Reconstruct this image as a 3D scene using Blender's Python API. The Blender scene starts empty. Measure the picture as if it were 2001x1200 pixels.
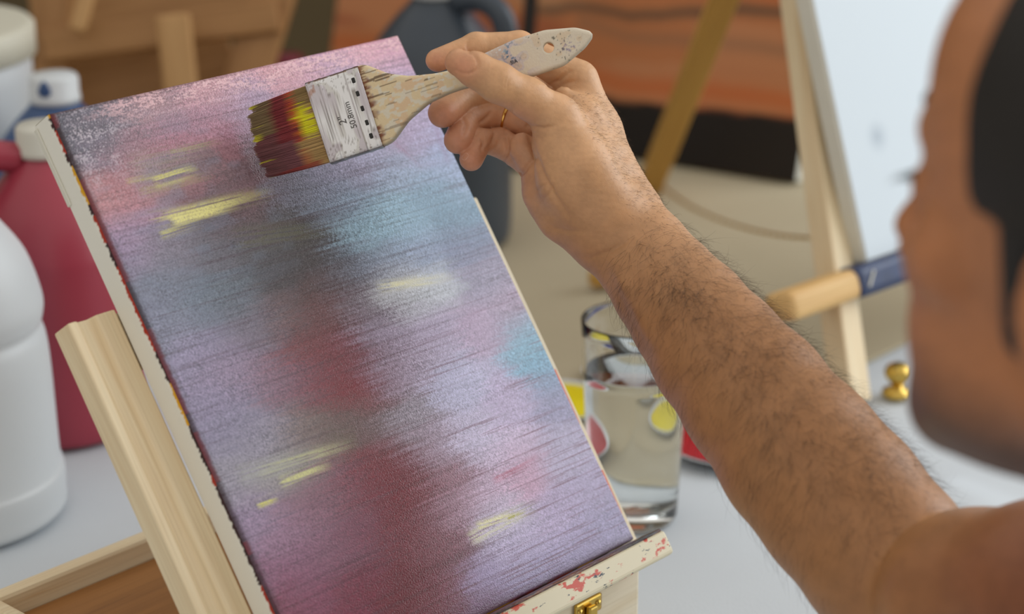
import bpy, bmesh, math, random
import numpy as np
from mathutils import Vector, Matrix
from mathutils.bvhtree import BVHTree
random.seed(7); rng = np.random.default_rng(11)
S = bpy.context.scene; C = S.collection
# ------------------------------------------------------------------ camera
PITCH = math.radians(19.793); FPX = 4169.0; CAMZ = 1.45; TZ = 0.75
cd = bpy.data.cameras.new('camera'); cam = bpy.data.objects.new('camera', cd); C.objects.link(cam)
cam.location = (0, 0, CAMZ); cam.rotation_euler = (math.pi/2-PITCH, 0, 0)
cd.sensor_fit = 'HORIZONTAL'; cd.sensor_width = 36.0; cd.lens = FPX/2001*36.0
cd.clip_start = 0.05; cd.clip_end = 60
cd.dof.use_dof = True; cd.dof.focus_distance = 1.315; cd.dof.aperture_fstop = 4.4
S.camera = cam
S.view_settings.view_transform = 'Standard'; S.view_settings.look = 'None'
S.view_settings.gamma = 1.0; S.view_settings.use_curve_mapping = False
S.view_settings.exposure = 0.0
# ------------------------------------------------------------------ world and window light
W = bpy.data.worlds.new('world'); S.world = W; W.use_nodes = True
bg = W.node_tree.nodes['Background']; bg.inputs[0].default_value = (1.0, 0.95, 0.88, 1); bg.inputs[1].default_value = 0.78
def area(name, loc, target, sx, sy, power, col):
    l = bpy.data.lights.new(name, 'AREA'); l.shape = 'RECTANGLE'; l.size = sx; l.size_y = sy; l.energy = power; l.color = col
    o = bpy.data.objects.new(name, l); C.objects.link(o); o.location = loc
    o.rotation_euler = (Vector(target)-Vector(loc)).to_track_quat('-Z', 'Y').to_euler()
    return o
area('window_daylight', (2.33, 2.15, 2.0), (0.0, 2.0, 1.6), 3.0, 1.9, 58, (0.90, 0.96, 1.0))
# ------------------------------------------------------------------ helpers
RT = np.array([1., 0, 0]); UP = np.array([0, math.sin(PITCH), math.cos(PITCH)]); FW = np.array([0, math.cos(PITCH), -math.sin(PITCH)])
CAM = np.array([0, 0, CAMZ])
def ray(px, py): return FW*FPX+RT*(px-1000.5)-UP*(py-600.0)
def at(px, py, d): return CAM+ray(px, py)*(d/FPX)            # a point seen at that pixel, d metres deep
def on_z(px, py, z): r = ray(px, py); return CAM+r*((z-CAMZ)/r[2])
def project(P):
    q = np.asarray(P)-CAM; d = q@FW
    return 1000.5+FPX*(q@RT)/d, 600-FPX*(q@UP)/d, d
def lin(h):
    if isinstance(h, str):
        h = h.lstrip('#'); c = np.array([int(h[i:i+2], 16) for i in (0, 2, 4)])/255.0
    else: c = np.asarray(h, float)
    return np.where(c <= .04045, c/12.92, ((c+.055)/1.055)**2.4)
def l4(h): return tuple(lin(h))+(1.0,)
def mesh_obj(name, verts, faces, mat=None, smooth=True, parent=None, mw=None):
    me = bpy.data.meshes.new(name)
    verts = np.asarray(verts, np.float32)
    if isinstance(faces, np.ndarray):
        n, k = faces.shape
        me.vertices.add(len(verts)); me.vertices.foreach_set('co', verts.ravel())
        me.loops.add(n*k); me.loops.foreach_set('vertex_index', faces.astype(np.int32).ravel())
        me.polygons.add(n); me.polygons.foreach_set('loop_start', np.arange(0, n*k, k, dtype=np.int32))
        me.update(calc_edges=True); me.validate()
    else: me.from_pydata([tuple(map(float, v)) for v in verts], [], faces)
    if smooth: me.polygons.foreach_set('use_smooth', np.ones(len(me.polygons), bool))
    me.update()
    o = bpy.data.objects.new(name, me); C.objects.link(o)
    if mat: me.materials.append(mat)
    if mw is not None: o.matrix_basis = mw
    if parent: adopt(o, parent)
    return o
def adopt(o, root): o.parent = root; o.matrix_parent_inverse = wm(root).inverted()
def wm(o): return o.matrix_basis.copy()     # every object keeps its world matrix in matrix_basis
def empty(name, loc): o = bpy.data.objects.new(name, None); C.objects.link(o); o.location = tuple(map(float, loc)); o.empty_display_size = .05; return o
def tag(o, label=None, cat=None, group=None, kind=None):
    if label: o['label'] = label
    if cat: o['category'] = cat
    if group: o['group'] = group
    if kind: o['kind'] = kind
    return o
def set_col(o, name, cols):
    a = o.data.color_attributes.new(name, 'FLOAT_COLOR', 'POINT')
    c = np.ones((len(o.data.vertices), 4), np.float32); c[:, :3] = cols; a.data.foreach_set('color', c.ravel())
def frame(o, x, y, z):
    M = Matrix.Identity(4)
    for i, a in enumerate((x, y, z)):
        for k in range(3): M[k][i] = float(a[k])
    for k in range(3): M[k][3] = float(o[k])
    return M
def nrm(v): v = np.asarray(v, float); return v/np.linalg.norm(v)
def bm_obj(name, bm, mat, parent=None, mw=None, smooth=False):
    me = bpy.data.meshes.new(name); bm.normal_update(); bm.to_mesh(me); bm.free()
    if smooth: me.polygons.foreach_set('use_smooth', np.ones(len(me.polygons), bool))
    o = bpy.data.objects.new(name, me); C.objects.link(o); me.materials.append(mat)
    if mw is not None: o.matrix_basis = mw
    if parent: adopt(o, parent)
    return o
def box_bm(sx, sy, sz, bev=0.0, seg=2, c=(0, 0, 0)):
    bm = bmesh.new(); bmesh.ops.create_cube(bm, size=1.0)
    for v in bm.verts: v.co = Vector((v.co.x*sx+c[0], v.co.y*sy+c[1], v.co.z*sz+c[2]))
    if bev > 0: bmesh.ops.bevel(bm, geom=bm.edges[:], offset=bev, segments=seg, affect='EDGES', profile=.5)
    return bm
def bar(name, p0, p1, w, h, mat, parent=None, up=(0, 0, 1), bev=.002, seg=2):
    """a straight bar from p0 to p1; local X runs along it, w across, h along `up`"""
    p0 = np.asarray(p0, float); p1 = np.asarray(p1, float); x = nrm(p1-p0); z = np.asarray(up, float); z = nrm(z-x*(z@x)); y = np.cross(z, x)
    return bm_obj(name, box_bm(np.linalg.norm(p1-p0), w, h, bev, seg), mat, parent, frame((p0+p1)/2, x, y, z))
def lathe(name, prof, mat, parent=None, mw=None, n=64, smooth=True, close=False):
    pr = np.asarray(prof, float); m = len(pr); th = np.arange(n)*2*np.pi/n
    V = np.stack([np.outer(pr[:, 0], np.cos(th)), np.outer(pr[:, 0], np.sin(th)), np.repeat(pr[:, 1:2], n, 1)], -1).reshape(-1, 3)
    i, j = np.meshgrid(np.arange(m-1 if not close else m), np.arange(n), indexing='ij'); i2 = (i+1) % m; j2 = (j+1) % n
    F = np.stack([i*n+j, i*n+j2, i2*n+j2, i2*n+j], -1).reshape(-1, 4)
    return mesh_obj(name, V, F, mat, smooth, parent, mw)
def smooth_prof(pts, k=6):
    """catmull-rom through profile points"""
    P = np.asarray(pts, float); Q = np.vstack([2*P[0]-P[1], P, 2*P[-1]-P[-2]]); out = []
    for i in range(1, len(Q)-2):
        for t in np.arange(k)/k:
            a, b, c, d = Q[i-1:i+3]
            out.append(.5*((2*b)+(c-a)*t+(2*a-5*b+4*c-d)*t*t+(-a+3*b-3*c+d)*t**3))
    return np.vstack([out, P[-1:]])
def tube(name, pts, rad, mat, parent=None, n=10, closed=False, flat=1.0):
    P = np.asarray(pts, float); m = len(P); rad = np.broadcast_to(rad, (m,))
    T = np.gradient(P, axis=0) if not closed else np.roll(P, -1, 0)-np.roll(P, 1, 0)
    T /= np.linalg.norm(T, axis=1, keepdims=True); ref = np.array([0.1, .2, 1.0]); A = np.cross(T, ref); A /= np.linalg.norm(A, axis=1, keepdims=True); B = np.cross(T, A)
    th = np.arange(n)*2*np.pi/n
    V = (P[:, None]+rad[:, None, None]*(A[:, None]*np.cos(th)[None, :, None]+flat*B[:, None]*np.sin(th)[None, :, None])).reshape(-1, 3)
    F = []
    for i in range(m if closed else m-1):
        for j in range(n): F.append((i*n+j, i*n+(j+1) % n, ((i+1) % m)*n+(j+1) % n, ((i+1) % m)*n+j))
    if not closed: F += [tuple(range(n-1, -1, -1)), tuple((m-1)*n+j for j in range(n))]
    return mesh_obj(name, V, F, mat, True, parent)
def vnoise(x, y, seed=0):
    """smooth value noise 0..1"""
    r = np.random.default_rng(seed).random((257, 257)).astype(np.float32)
    x = np.asarray(x) % 256; y = np.asarray(y) % 256; i = x.astype(int); j = y.astype(int); fx = x-i; fy = y-j
    fx = fx*fx*(3-2*fx); fy = fy*fy*(3-2*fy)
    return (r[i, j]*(1-fx)+r[i+1, j]*fx)*(1-fy)+(r[i, j+1]*(1-fx)+r[i+1, j+1]*fx)*fy
# ------------------------------------------------------------------ materials
def newmat(name):
    m = bpy.data.materials.new(name); m.use_nodes = True; nt = m.node_tree; return m, nt, nt.nodes['Principled BSDF']
def nd(nt, t, **kw):
    n = nt.nodes.new(t)
    for k, v in kw.items(): setattr(n, k, v)
    return n
def coords(nt, scale, kind='Object'):
    tc = nd(nt, 'ShaderNodeTexCoord'); mp = nd(nt, 'ShaderNodeMapping'); mp.inputs['Scale'].default_value = scale
    nt.links.new(tc.outputs[kind], mp.inputs['Vector']); return mp.outputs['Vector']
def noise(nt, vec, scale, detail=3, rough=.5, dist=0):
    n = nd(nt, 'ShaderNodeTexNoise'); n.inputs['Scale'].default_value = scale; n.inputs['Detail'].default_value = detail
    n.inputs['Roughness'].default_value = rough; n.inputs['Distortion'].default_value = dist; nt.links.new(vec, n.inputs['Vector']); return n.outputs['Fac']
def ramp(nt, fac, stops):
    r = nd(nt, 'ShaderNodeValToRGB'); e = r.color_ramp.elements
    while len(e) < len(stops): e.new(.5)
    for k, (p, c) in enumerate(stops): e[k].position = p; e[k].color = c
    nt.links.new(fac, r.inputs[0]); return r.outputs[0]
def bump(nt, height, bs, strength, dist):
    b = nd(nt, 'ShaderNodeBump'); b.inputs['Strength'].default_value = strength; b.inputs['Distance'].default_value = dist
    nt.links.new(height, b.inputs['Height']); nt.links.new(b.outputs[0], bs.inputs['Normal']); return b
def mix(nt, fac, a, b, blend='MIX'):
    m = nd(nt, 'ShaderNodeMix', data_type='RGBA', blend_type=blend)
    for s, v in ((0, fac), (6, a), (7, b)):
        if hasattr(v, 'node'): nt.links.new(v, m.inputs[s])
        else: m.inputs[s].default_value = v
    return m.outputs[2]
def plain(name, col, rough=.5, var=.06, scale=30, spec=.5, metal=0, bumpd=0, bscale=200):
    m, nt, bs = newmat(name); c = np.array(lin(col))
    v = coords(nt, (1, 1, 1)); nf = noise(nt, v, scale, 4)
    nt.links.new(ramp(nt, nf, [(.3, tuple(np.clip(c*(1-var), 0, 1))+(1,)), (.7, tuple(np.clip(c*(1+var), 0, 1))+(1,))]), bs.inputs['Base Color'])
    bs.inputs['Roughness'].default_value = rough; bs.inputs['Specular IOR Level'].default_value = spec; bs.inputs['Metallic'].default_value = metal
    if bumpd: bump(nt, noise(nt, v, bscale, 3), bs, .5, bumpd)
    return m
def wood(name, light, dark, rough=.55, sc=(6, 90, 90), knots=.0):
    m, nt, bs = newmat(name); v = coords(nt, sc); n1 = noise(nt, v, 1.0, 4, .55, .6); v2 = coords(nt, (sc[0]*1.5, sc[1]*6, sc[2]*6)); n2 = noise(nt, v2, 1.0, 2)
    c1 = ramp(nt, n1, [(.3, l4(light)), (.62, l4((lin2s(lin(light)*.6+lin(dark)*.4)))), (.75, l4(dark))])
    c2 = ramp(nt, n2, [(.25, (.80, .76, .70, 1)), (.5, (1, 1, 1, 1))])
    nt.links.new(mix(nt, .7, c1, c2, 'MULTIPLY'), bs.inputs['Base Color']); bs.inputs['Roughness'].default_value = rough
    bump(nt, n2, bs, .25, .0004); return m
def lin2s(c): c = np.asarray(c); return np.where(c <= .0031308, c*12.92, 1.055*np.clip(c, 1e-9, None)**(1/2.4)-.055)
def attr_mat(name, attr, rough=.4, spec=.5, bumps=(), metal=0.0, sss=0.0):
    m, nt, bs = newmat(name); a = nd(nt, 'ShaderNodeAttribute', attribute_name=attr); nt.links.new(a.outputs['Color'], bs.inputs['Base Color'])
    bs.inputs['Roughness'].default_value = rough; bs.inputs['Specular IOR Level'].default_value = spec; bs.inputs['Metallic'].default_value = metal
    prev = None
    for (sc, ns, det, dist, stren) in bumps:
        b = nd(nt, 'ShaderNodeBump'); b.inputs['Strength'].default_value = stren; b.inputs['Distance'].default_value = dist
        nt.links.new(noise(nt, coords(nt, sc), ns, det), b.inputs['Height'])
        if prev: nt.links.new(prev, b.inputs['Normal'])
        prev = b.outputs[0]
    if prev: nt.links.new(prev, bs.inputs['Normal'])
    return m, nt, bs
M = {}
M['pine'] = wood('pine_wood', '#e8d8b6', '#cfab7a')
M['pale_pine'] = wood('pale_pine', '#e0d6bf', '#cdb891')
M['pine_dark'] = wood('shaded_brown_wood', '#a06c34', '#7a4e22')
M['gold_wood'] = wood('honey_wood', '#c99d4e', '#a87c34')
M['cloth'] = plain('white_cloth', '#cbd1d7', .85, .03, 6, .2, bumpd=.0006, bscale=600)
M['beige'] = plain('beige_shade', '#b3a88f', .9, .05, 5, .2, bumpd=.0006, bscale=500)
M['cream'] = plain('primed_canvas', '#d5d3c7', .75, .02, 30, .3, bumpd=.00025, bscale=1500)
M['white_plastic'] = plain('white_plastic', '#cdd2d6', .42, .02, 8)
M['lid'] = plain('lid_plastic', '#cfcdc2', .45, .03, 20)
M['red_jug'] = plain('red_paint_jug', '#a23a4b', .35, .06, 8)
M['blue_jug'] = plain('blue_paint_jug', '#34507c', .38, .06, 8)
M['grey_jug'] = plain('slate_paint_jug', '#3b444f', .38, .06, 8)
M['maroon'] = plain('maroon_plastic', '#7a2038', .4, .06, 8)
M['gold'] = plain('gold', '#e0b060', .18, .03, 40, metal=1.0)
M['brass'] = plain('brass', '#d3b25c', .28, .05, 60, metal=1.0)
M['black'] = plain('black_paint', '#14110f', .5, .1, 20)
M['wall'] = plain('olive_wall', '#57492f', .85, .06, 3)
M['floor'] = plain('grey_floor', '#8a8274', .7, .06, 3)
M['side_wall'] = plain('pale_wall', '#c9c5ba', .85, .03, 3)
# ================================================================== the setting
def slab(name, x0, x1, y0, y1, z0, z1, mat, kind='structure', bev=0):
    o = bm_obj(name, box_bm(x1-x0, y1-y0, z1-z0, bev), mat, None, Matrix.Translation(((x0+x1)/2, (y0+y1)/2, (z0+z1)/2)))
    if kind: o['kind'] = kind
    return o
slab('floor', -3.2, 2.5, -1.6, 4.4, -.05, 0, M['floor'])
slab('wall_back', -3.2, 2.5, 4.4, 4.5, 0, 3.0, M['wall'])
slab('wall_left', -3.3, -3.2, -1.6, 4.5, 0, 3.0, M['side_wall'])
# right wall with a window opening: four pieces of wall joined round the opening
bm = bmesh.new()
for (y0, y1, z0, z1) in ((-1.6, .6, 0, 3.0), (3.7, 4.5, 0, 3.0), (.6, 3.7, 0, 1.0), (.6, 3.7, 2.98, 3.0)):
    b2 = box_bm(.1, y1-y0, z1-z0, 0, 1, (2.45, (y0+y1)/2, (z0+z1)/2)); t = bpy.data.meshes.new('t'); b2.to_mesh(t); b2.free(); bm.from_mesh(t); bpy.data.meshes.remove(t)
o = bm_obj('wall_right', bm, M['side_wall']); o['kind'] = 'structure'
win = empty('window_1', (2.42, 1.75, 1.0)); win['kind'] = 'structure'
for (a, b) in (((2.42, .6, 1.02), (2.42, 3.7, 1.02)), ((2.42, .6, 2.96), (2.42, 3.7, 2.96)), ((2.42, .62, 1.0), (2.42, .62, 2.98)), ((2.42, 3.68, 1.0), (2.42, 3.68, 2.98)), ((2.42, 2.15, 1.0), (2.42, 2.15, 2.98))):
    bar('window_frame', a, b, .05, .04, M['side_wall'], win, up=(1, 0, 0))
# ------------------------------------------------------------------ canvas frame of reference
A = math.radians(47.3866); T = math.radians(35.0592)
U = np.array([math.cos(A), math.sin(A), 0]); V = np.array([-math.sin(T)*math.sin(A), math.sin(T)*math.cos(A), math.cos(T)])
N = np.cross(U, V)
CW, CH = .2829, .3724
BL = np.array([-.1107, 1.0606, CAMZ-.6186])
NH = nrm([N[0], N[1], 0])
def cv(u, v, w=0.0): return BL+U*u+V*v+N*w
def bx(u, n, z): return np.array([BL[0], BL[1], 0])+U*u+NH*n+np.array([0, 0, z])
def px2uv(px, py, w=0.0):
    r = ray(px, py); o = BL+N*w; t = ((o-CAM)@N)/(r@N); P = CAM+r*t-o; return np.array([P@U, P@V])
# ------------------------------------------------------------------ table with cloths (a wide rotated worktop)
table = empty('work_table', bx(.3, -.6, 0)); tag(table, 'long work table covered with a white cloth under the easels', 'table')
def rbox(name, u0, u1, n0, n1, z0, z1, mat, parent, bev=.003):
    c = bx((u0+u1)/2, (n0+n1)/2, (z0+z1)/2)
    return bm_obj(name, box_bm(u1-u0, n1-n0, z1-z0, bev), mat, parent, frame(c, U, np.cross([0, 0, 1], U), (0, 0, 1)))
rbox('tabletop', -1.0, 1.9, -1.3, .31, TZ-.035, TZ-.006, M['pine'], table)
for (u, n) in ((-.92, .22), (1.8, .22), (-.92, -1.2), (1.8, -1.2)): rbox('leg', u-.03, u+.03, n-.03, n+.03, 0.0, TZ-.035, M['pine'], table)
def cloth(name, u0, u1, n0, n1, z, mat, amp, nu=330, nn=190, seed=1, folds=False):
    u = np.linspace(u0, u1, nu); n = np.linspace(n0, n1, nn); UU, NN = np.meshgrid(u, n, indexing='ij')
    h = amp*((vnoise(UU*5+NN*2+3, NN*5-UU*1.5+9, seed)-.5)+.6*(vnoise(UU*11+50, NN*3+80, seed+1)-.5)); h = h+.8*amp
    if folds: h = h+.006*np.clip((NN+.13)/.12, 0, 1)*np.clip((UU-.33)/.06, 0, 1)*np.clip((.95-UU)/.1, 0, 1)*np.clip(np.sin(UU*21+NN*7+3*vnoise(UU*5, NN*5, 5)), 0, 1)**2*(1-np.exp(-((UU-.42)/.07)**2-((NN+.13)/.07)**2))*(1-np.exp(-((UU-.76)/.07)**2-((NN+.13)/.07)**2))
    P = bx(0, 0, 0)[None, None]+UU[..., None]*U+NN[..., None]*NH+(z+h)[..., None]*np.array([0, 0, 1.])
    i, j = np.meshgrid(np.arange(nu-1), np.arange(nn-1), indexing='ij'); k = i*nn+j
    return mesh_obj(name, P.reshape(-1, 3), np.stack([k, k+nn, k+nn+1, k+1], -1).reshape(-1, 4), mat)
tc = cloth('tablecloth', -1.02, 1.92, -1.32, .33, TZ-.0055, M['cloth'], .0035, folds=True)
sm = tc.modifiers.new('thick', 'SOLIDIFY'); sm.thickness = .0015; sm.offset = -1
tag(tc, 'crumpled white cloth spread over the work table', 'tablecloth')
bc = cloth('beige_shade', .45, 1.93, -1.325, -.18, TZ-.0015, M['beige'], .0035)  # beige sheet stands for shade over the far part of the table
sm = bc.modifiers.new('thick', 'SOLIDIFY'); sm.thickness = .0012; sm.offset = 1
tag(bc, 'beige sheet standing for shade over the far end of the table behind the glass', 'cloth')
# ================================================================== the painting on stretched canvas
root = empty('painting_canvas', cv(CW/2, 0, -.008)); tag(root, 'abstract blue and maroon painting on canvas, its window sheen coloured in mauve, resting on the near easel', 'painting')
anch = [(110,235,'4b4a57'),(150,230,'5a5663'),(200,245,'726774'),(300,195,'a5828a'),(420,168,'c0929b'),(560,130,'cb959e'),(700,98,'d09ba7'),(772,82,'c88fa1'),(785,110,'b98fa8'),
(250,300,'8a7280'),(350,260,'9c7286'),(420,230,'a77d92'),(490,200,'a890ac'),(600,140,'bb92a8'),(200,375,'b98083'),(225,400,'b37a82'),(180,305,'6f687a'),(150,290,'595561'),(225,345,'a3747c'),
(300,330,'8a7478'),(400,320,'846870'),(450,350,'7c6068'),(440,405,'6a525c'),(480,430,'5c4a4e'),(250,450,'9a84a2'),(235,500,'8d7c98'),(330,480,'7d7686'),(430,480,'666470'),(520,480,'525158'),(580,450,'4e4a4c'),(600,500,'484345'),
(560,540,'49454a'),(630,560,'553f3f'),(300,560,'73788a'),(290,620,'7a7c94'),(380,600,'6e7889'),(450,580,'626c79'),(330,640,'7f8296'),(640,400,'8392a8'),(700,380,'8ba2bc'),(780,330,'9aabc8'),(850,380,'7f9fb8'),(760,420,'9cc2da'),(720,450,'8fb2c8'),(800,440,'98bcd6'),
(880,430,'7190a8'),(650,340,'8a88a4'),(590,370,'6b6778'),(820,250,'a495b6'),(800,270,'9e86a4'),(860,285,'9aa0c4'),(880,330,'93a4c4'),(760,240,'aaa2c0'),(640,110,'b892ac'),(700,150,'ab9ab8'),(790,160,'b09fc2'),(730,300,'a5a4c4'),(690,330,'a09ab8'),
(900,480,'7982a0'),(820,490,'98a8c8'),(740,510,'8d9ab4'),(680,520,'646a78'),(690,560,'6c6672'),(950,540,'958fa8'),(830,560,'c0c6d2'),(770,565,'b5b8c4'),(700,600,'7d707e'),(740,650,'9488a0'),(640,610,'6c4446'),(610,680,'74393f'),(680,690,'763640'),
(700,770,'7d2f39'),(660,740,'79323b'),(560,620,'6a5558'),(500,640,'787082'),(380,680,'9088a6'),(450,720,'8f7f9a'),(540,740,'866a7e'),(600,740,'7c4c5a'),(760,720,'8b7488'),(850,650,'ab9fbc'),(950,650,'aa95b2'),(1000,600,'a18fa8'),
(1030,660,'83a3ba'),(1050,690,'6fa2bc'),(1075,725,'7394b2'),(900,740,'adabca'),(810,700,'a79ab4'),(1000,780,'ad9ebf'),(1090,775,'8a86a6'),(660,830,'6c5a58'),(600,850,'80706f'),(720,820,'6d5b5c'),(790,830,'938a9a'),
(420,790,'8c82a0'),(450,830,'87819c'),(520,860,'8f8a9e'),(560,920,'928f90'),(480,930,'938e9e'),(750,890,'762f38'),(800,940,'742b35'),(700,950,'7c4250'),(640,960,'845e6e'),(850,880,'9a8498'),(880,940,'8a5c6c'),(920,850,'b6adca'),(1000,880,'bba9c6'),(1030,920,'b38aa5'),(1100,890,'a59cb9'),(960,960,'b79eb9'),(900,1000,'99788c'),
(600,1000,'8b667b'),(550,1050,'97748f'),(500,1020,'9482a0'),(560,1100,'8c5f7c'),(650,1080,'855c72'),(700,1050,'7f4c5f'),(780,1040,'722f3a'),(850,1040,'763f4b'),(880,1090,'77404e'),(600,1150,'88536d'),(570,1190,'7f3a52'),(700,1150,'7a3448'),(800,1150,'6c2430'),(880,1160,'703040'),
(950,1120,'8f80a6'),(1000,1060,'aa9dc0'),(980,1020,'b0a6c0'),(1100,1000,'a595b8'),(1150,950,'9e92b3'),(1200,1020,'9088aa'),(1150,1060,'988eb4'),(1050,1120,'9389ae'),(640,1250,'803850'),(800,1250,'6c2430'),(950,1200,'7c6080')]
AU = np.array([px2uv(a, b) for a, b, _ in anch])*1000; AC = np.array([lin(c) for *_, c in anch])  # lavender anchors hold window sheen, painted in with the maroon and blue pigment
nu, nv = 566, 746
gu = np.linspace(0, CW*1000, nu); gv = np.linspace(0, CH*1000, nv); GU, GV = np.meshgrid(gu, gv, indexing='ij')
# low-frequency colour on a coarse grid, then sampled with a streaky warp
cu = np.linspace(-20, CW*1000+20, 90); cvv = np.linspace(-20, CH*1000+20, 120); CU, CV_ = np.meshgrid(cu, cvv, indexing='ij')
d2 = ((CU[..., None]-AU[:, 0])/13.0)**2+((CV_[..., None]-AU[:, 1])/9.0)**2
w = np.exp(-.5*d2)+1e-4/(1+d2)**2; CC = (w@AC)/w.sum(-1, keepdims=True)
def samp(u, v):
    x = np.clip((u-cu[0])/(cu[1]-cu[0]), 0, len(cu)-1.001); y = np.clip((v-cvv[0])/(cvv[1]-cvv[0]), 0, len(cvv)-1.001)
    i = x.astype(int); j = y.astype(int); fx = (x-i)[..., None]; fy = (y-j)[..., None]
    return (CC[i, j]*(1-fx)+CC[i+1, j]*fx)*(1-fy)+(CC[i, j+1]*(1-fx)+CC[i+1, j+1]*fx)*fy
skew = GV+GU*.015
s1 = vnoise(GU/70, skew/.9, 1); s2 = vnoise(GU/35+7, skew/.55+3, 2); s3 = vnoise(GU/120+3, skew/2.6, 3); patch = vnoise(GU/22, GV/14, 4)
gr = rng.random(GU.shape); gr = (gr+np.roll(gr, 1, 0)+np.roll(gr, 1, 1))/3; 
wu = (s1-.5)*9+(s2-.5)*8+(s3-.5)*6+(gr-.5)*14+(vnoise(GU/9, GV/3, 5)-.5)*7; wv = (vnoise(GU/18, GV/5, 6)-.5)*7
col = samp(GU+wu, GV+wv)
weave = (vnoise(GU/.9, GV/.9, 8)-.5)
lum = 1.03+.14*(s1-.5)+.16*(s2-.5)+.08*(s3-.5)+.9*(gr-.5)*(.5+patch)+.30*weave
col = col*lum[..., None]
def blend(col, mask, c): return col*(1-mask[..., None])+lin(c)*mask[..., None]
# scraped maroon under-layer showing as fine lines, strongest towards the lower right
right = np.clip((GU-110)/80, 0, 1)*np.clip((250-GV)/120, 0, 1)
line = np.clip((.30-s2)/.14, 0, 1)*np.clip((.62-vnoise(GU/50+9, skew/9, 12))/.2, 0, 1)
col = blend(col, .62*right*line, '6a3148')
col = blend(col, .30*np.clip((.26-s1)/.12, 0, 1)*(1-right), '4b2c38')
# light dry-brush grain in the upper-left corner and along the top
tl = np.exp(-((GU-18)/30)**2-((GV-350)/28)**2); top = np.clip((GV-354)/10, 0, 1)
col = blend(col, .7*tl*np.clip((vnoise(GU/.9, GV/.6, 14)+.6*(gr-.5)+.5*(vnoise(GU/9, GV/6, 16)-.5)-.58)*5, 0, 1), 'cfc4cf')
col = blend(col, .75*top*np.clip((vnoise(GU/2.2, GV/.7, 15)+.7*(gr-.5)+.6*(vnoise(GU/14, GV/4, 18)-.5)-.55)*5, 0, 1)*np.clip((GU-15)/40, 0, 1), 'e8bcc2')
col = blend(col, .35*np.clip((patch+.5*(gr-.5)-.5)*4, 0, 1)*np.exp(-((GU-75)/60)**2-((GV-325)/28)**2), 'b5606f')
col = blend(col, .30*np.clip((vnoise(GU/12, GV/5, 17)+.5*(gr-.5)-.52)*4, 0, 1)*np.exp(-((GU-70)/70)**2-((GV-300)/60)**2), '7486a0')
# pale yellow strokes
def stroke(px0, py0, px1, py1, width, c, stren, seed):
    global col
    a = px2uv(px0, py0)*1000; b = px2uv(px1, py1)*1000; d = b-a; L = np.linalg.norm(d); d /= L; q = np.stack([GU-a[0], GV-a[1]], -1)
    s = (q@d)/L; t = (q[..., 0]*-d[1]+q[..., 1]*d[0])/width
    m = np.exp(-np.abs(t)**2.5)*np.clip(s/.10+.5*(s1-.3), 0, 1)*np.clip((1-s)/.45, 0, 1)
    m = m*np.clip((vnoise(GU/30+seed, t*width/.9+seed, seed)-.22)*3.0, 0, 1)*np.clip(1.5-1.3*gr, .35, 1)
    col = blend(col, np.clip(m*stren, 0, 1), c)
stroke(298,357,390,328,3.6,'ddd878',1.2,21); stroke(245,356,330,338,1.6,'cfc468',.9,22); stroke(290,434,540,372,4.2,'d8d184',.95,23); stroke(330,432,470,396,3.6,'e6df8c',1.3,24)
stroke(310,460,400,432,2.6,'cfcb7a',.8,25); stroke(270,378,420,340,3.2,'b5a878',.6,26); stroke(250,320,420,285,5.0,'9d9478',.5,27); stroke(330,300,440,272,2.2,'a8a06e',.6,28); stroke(450,470,680,440,7,'6b6a4a',.5,29)
stroke(735,562,890,540,3.6,'e2e2c4',1.0,30); stroke(760,556,860,548,2.4,'ecebc6',1.1,31); stroke(715,575,905,538,6,'ccd0d8',.5,36)
stroke(500,925,700,862,3.8,'c9ca9a',.9,32); stroke(545,945,650,905,3.4,'d6d694',1.1,33); stroke(500,988,545,972,2.0,'e0dc70',1.2,34); stroke(460,935,640,880,7,'b0b2a8',.5,37)
stroke(915,1055,1050,985,5.0,'d8d6b8',.95,35); stroke(930,1030,1030,1000,2.6,'e4e0a4',1.0,38); stroke(990,1015,1045,990,.8,'a8a23c',1.2,39)
stroke(960,940,1060,890,3.0,'b25a78',.7,40); stroke(700,850,620,850,6,'6b5f50',.4,41); stroke(655,760,740,735,7,'7c2731',.45,42); stroke(700,960,870,880,14,'74222d',.4,45); stroke(730,1010,880,950,12,'74222d',.38,46); stroke(720,1190,900,1110,16,'6a1c28',.45,47); stroke(745,250,830,330,3,'9a6d8c',.5,43); stroke(850,240,880,330,3,'8f6f98',.45,44)
# thin dark and coloured rim along the edges
eL = np.clip(1-GU/ (2.2+1.6*vnoise(GV/2.2, GV*0+3, 51)), 0, 1); eL2 = np.clip(1-GU/6, 0, 1)
col = col*(1-.45*eL2[..., None]); rimc = np.where(vnoise(GV/16, GV*0+1, 52) > .5, 1, 0)
col = blend(col, .7*eL, '3c2a30'); col = blend(col, .6*eL*rimc, '8a2a34')
eT = np.clip(1-(CH*1000-GV)/2.5, 0, 1); col = blend(col, .75*eT*np.clip(1.1-GU/330, 0, 1), '4a2830'); eB = np.clip(1-GV/6, 0, 1); col = blend(col, .7*eB, '45272c')
col = np.clip(col.mean(-1, keepdims=True)+(col-col.mean(-1, keepdims=True))*0.98, .004, .95)
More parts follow.
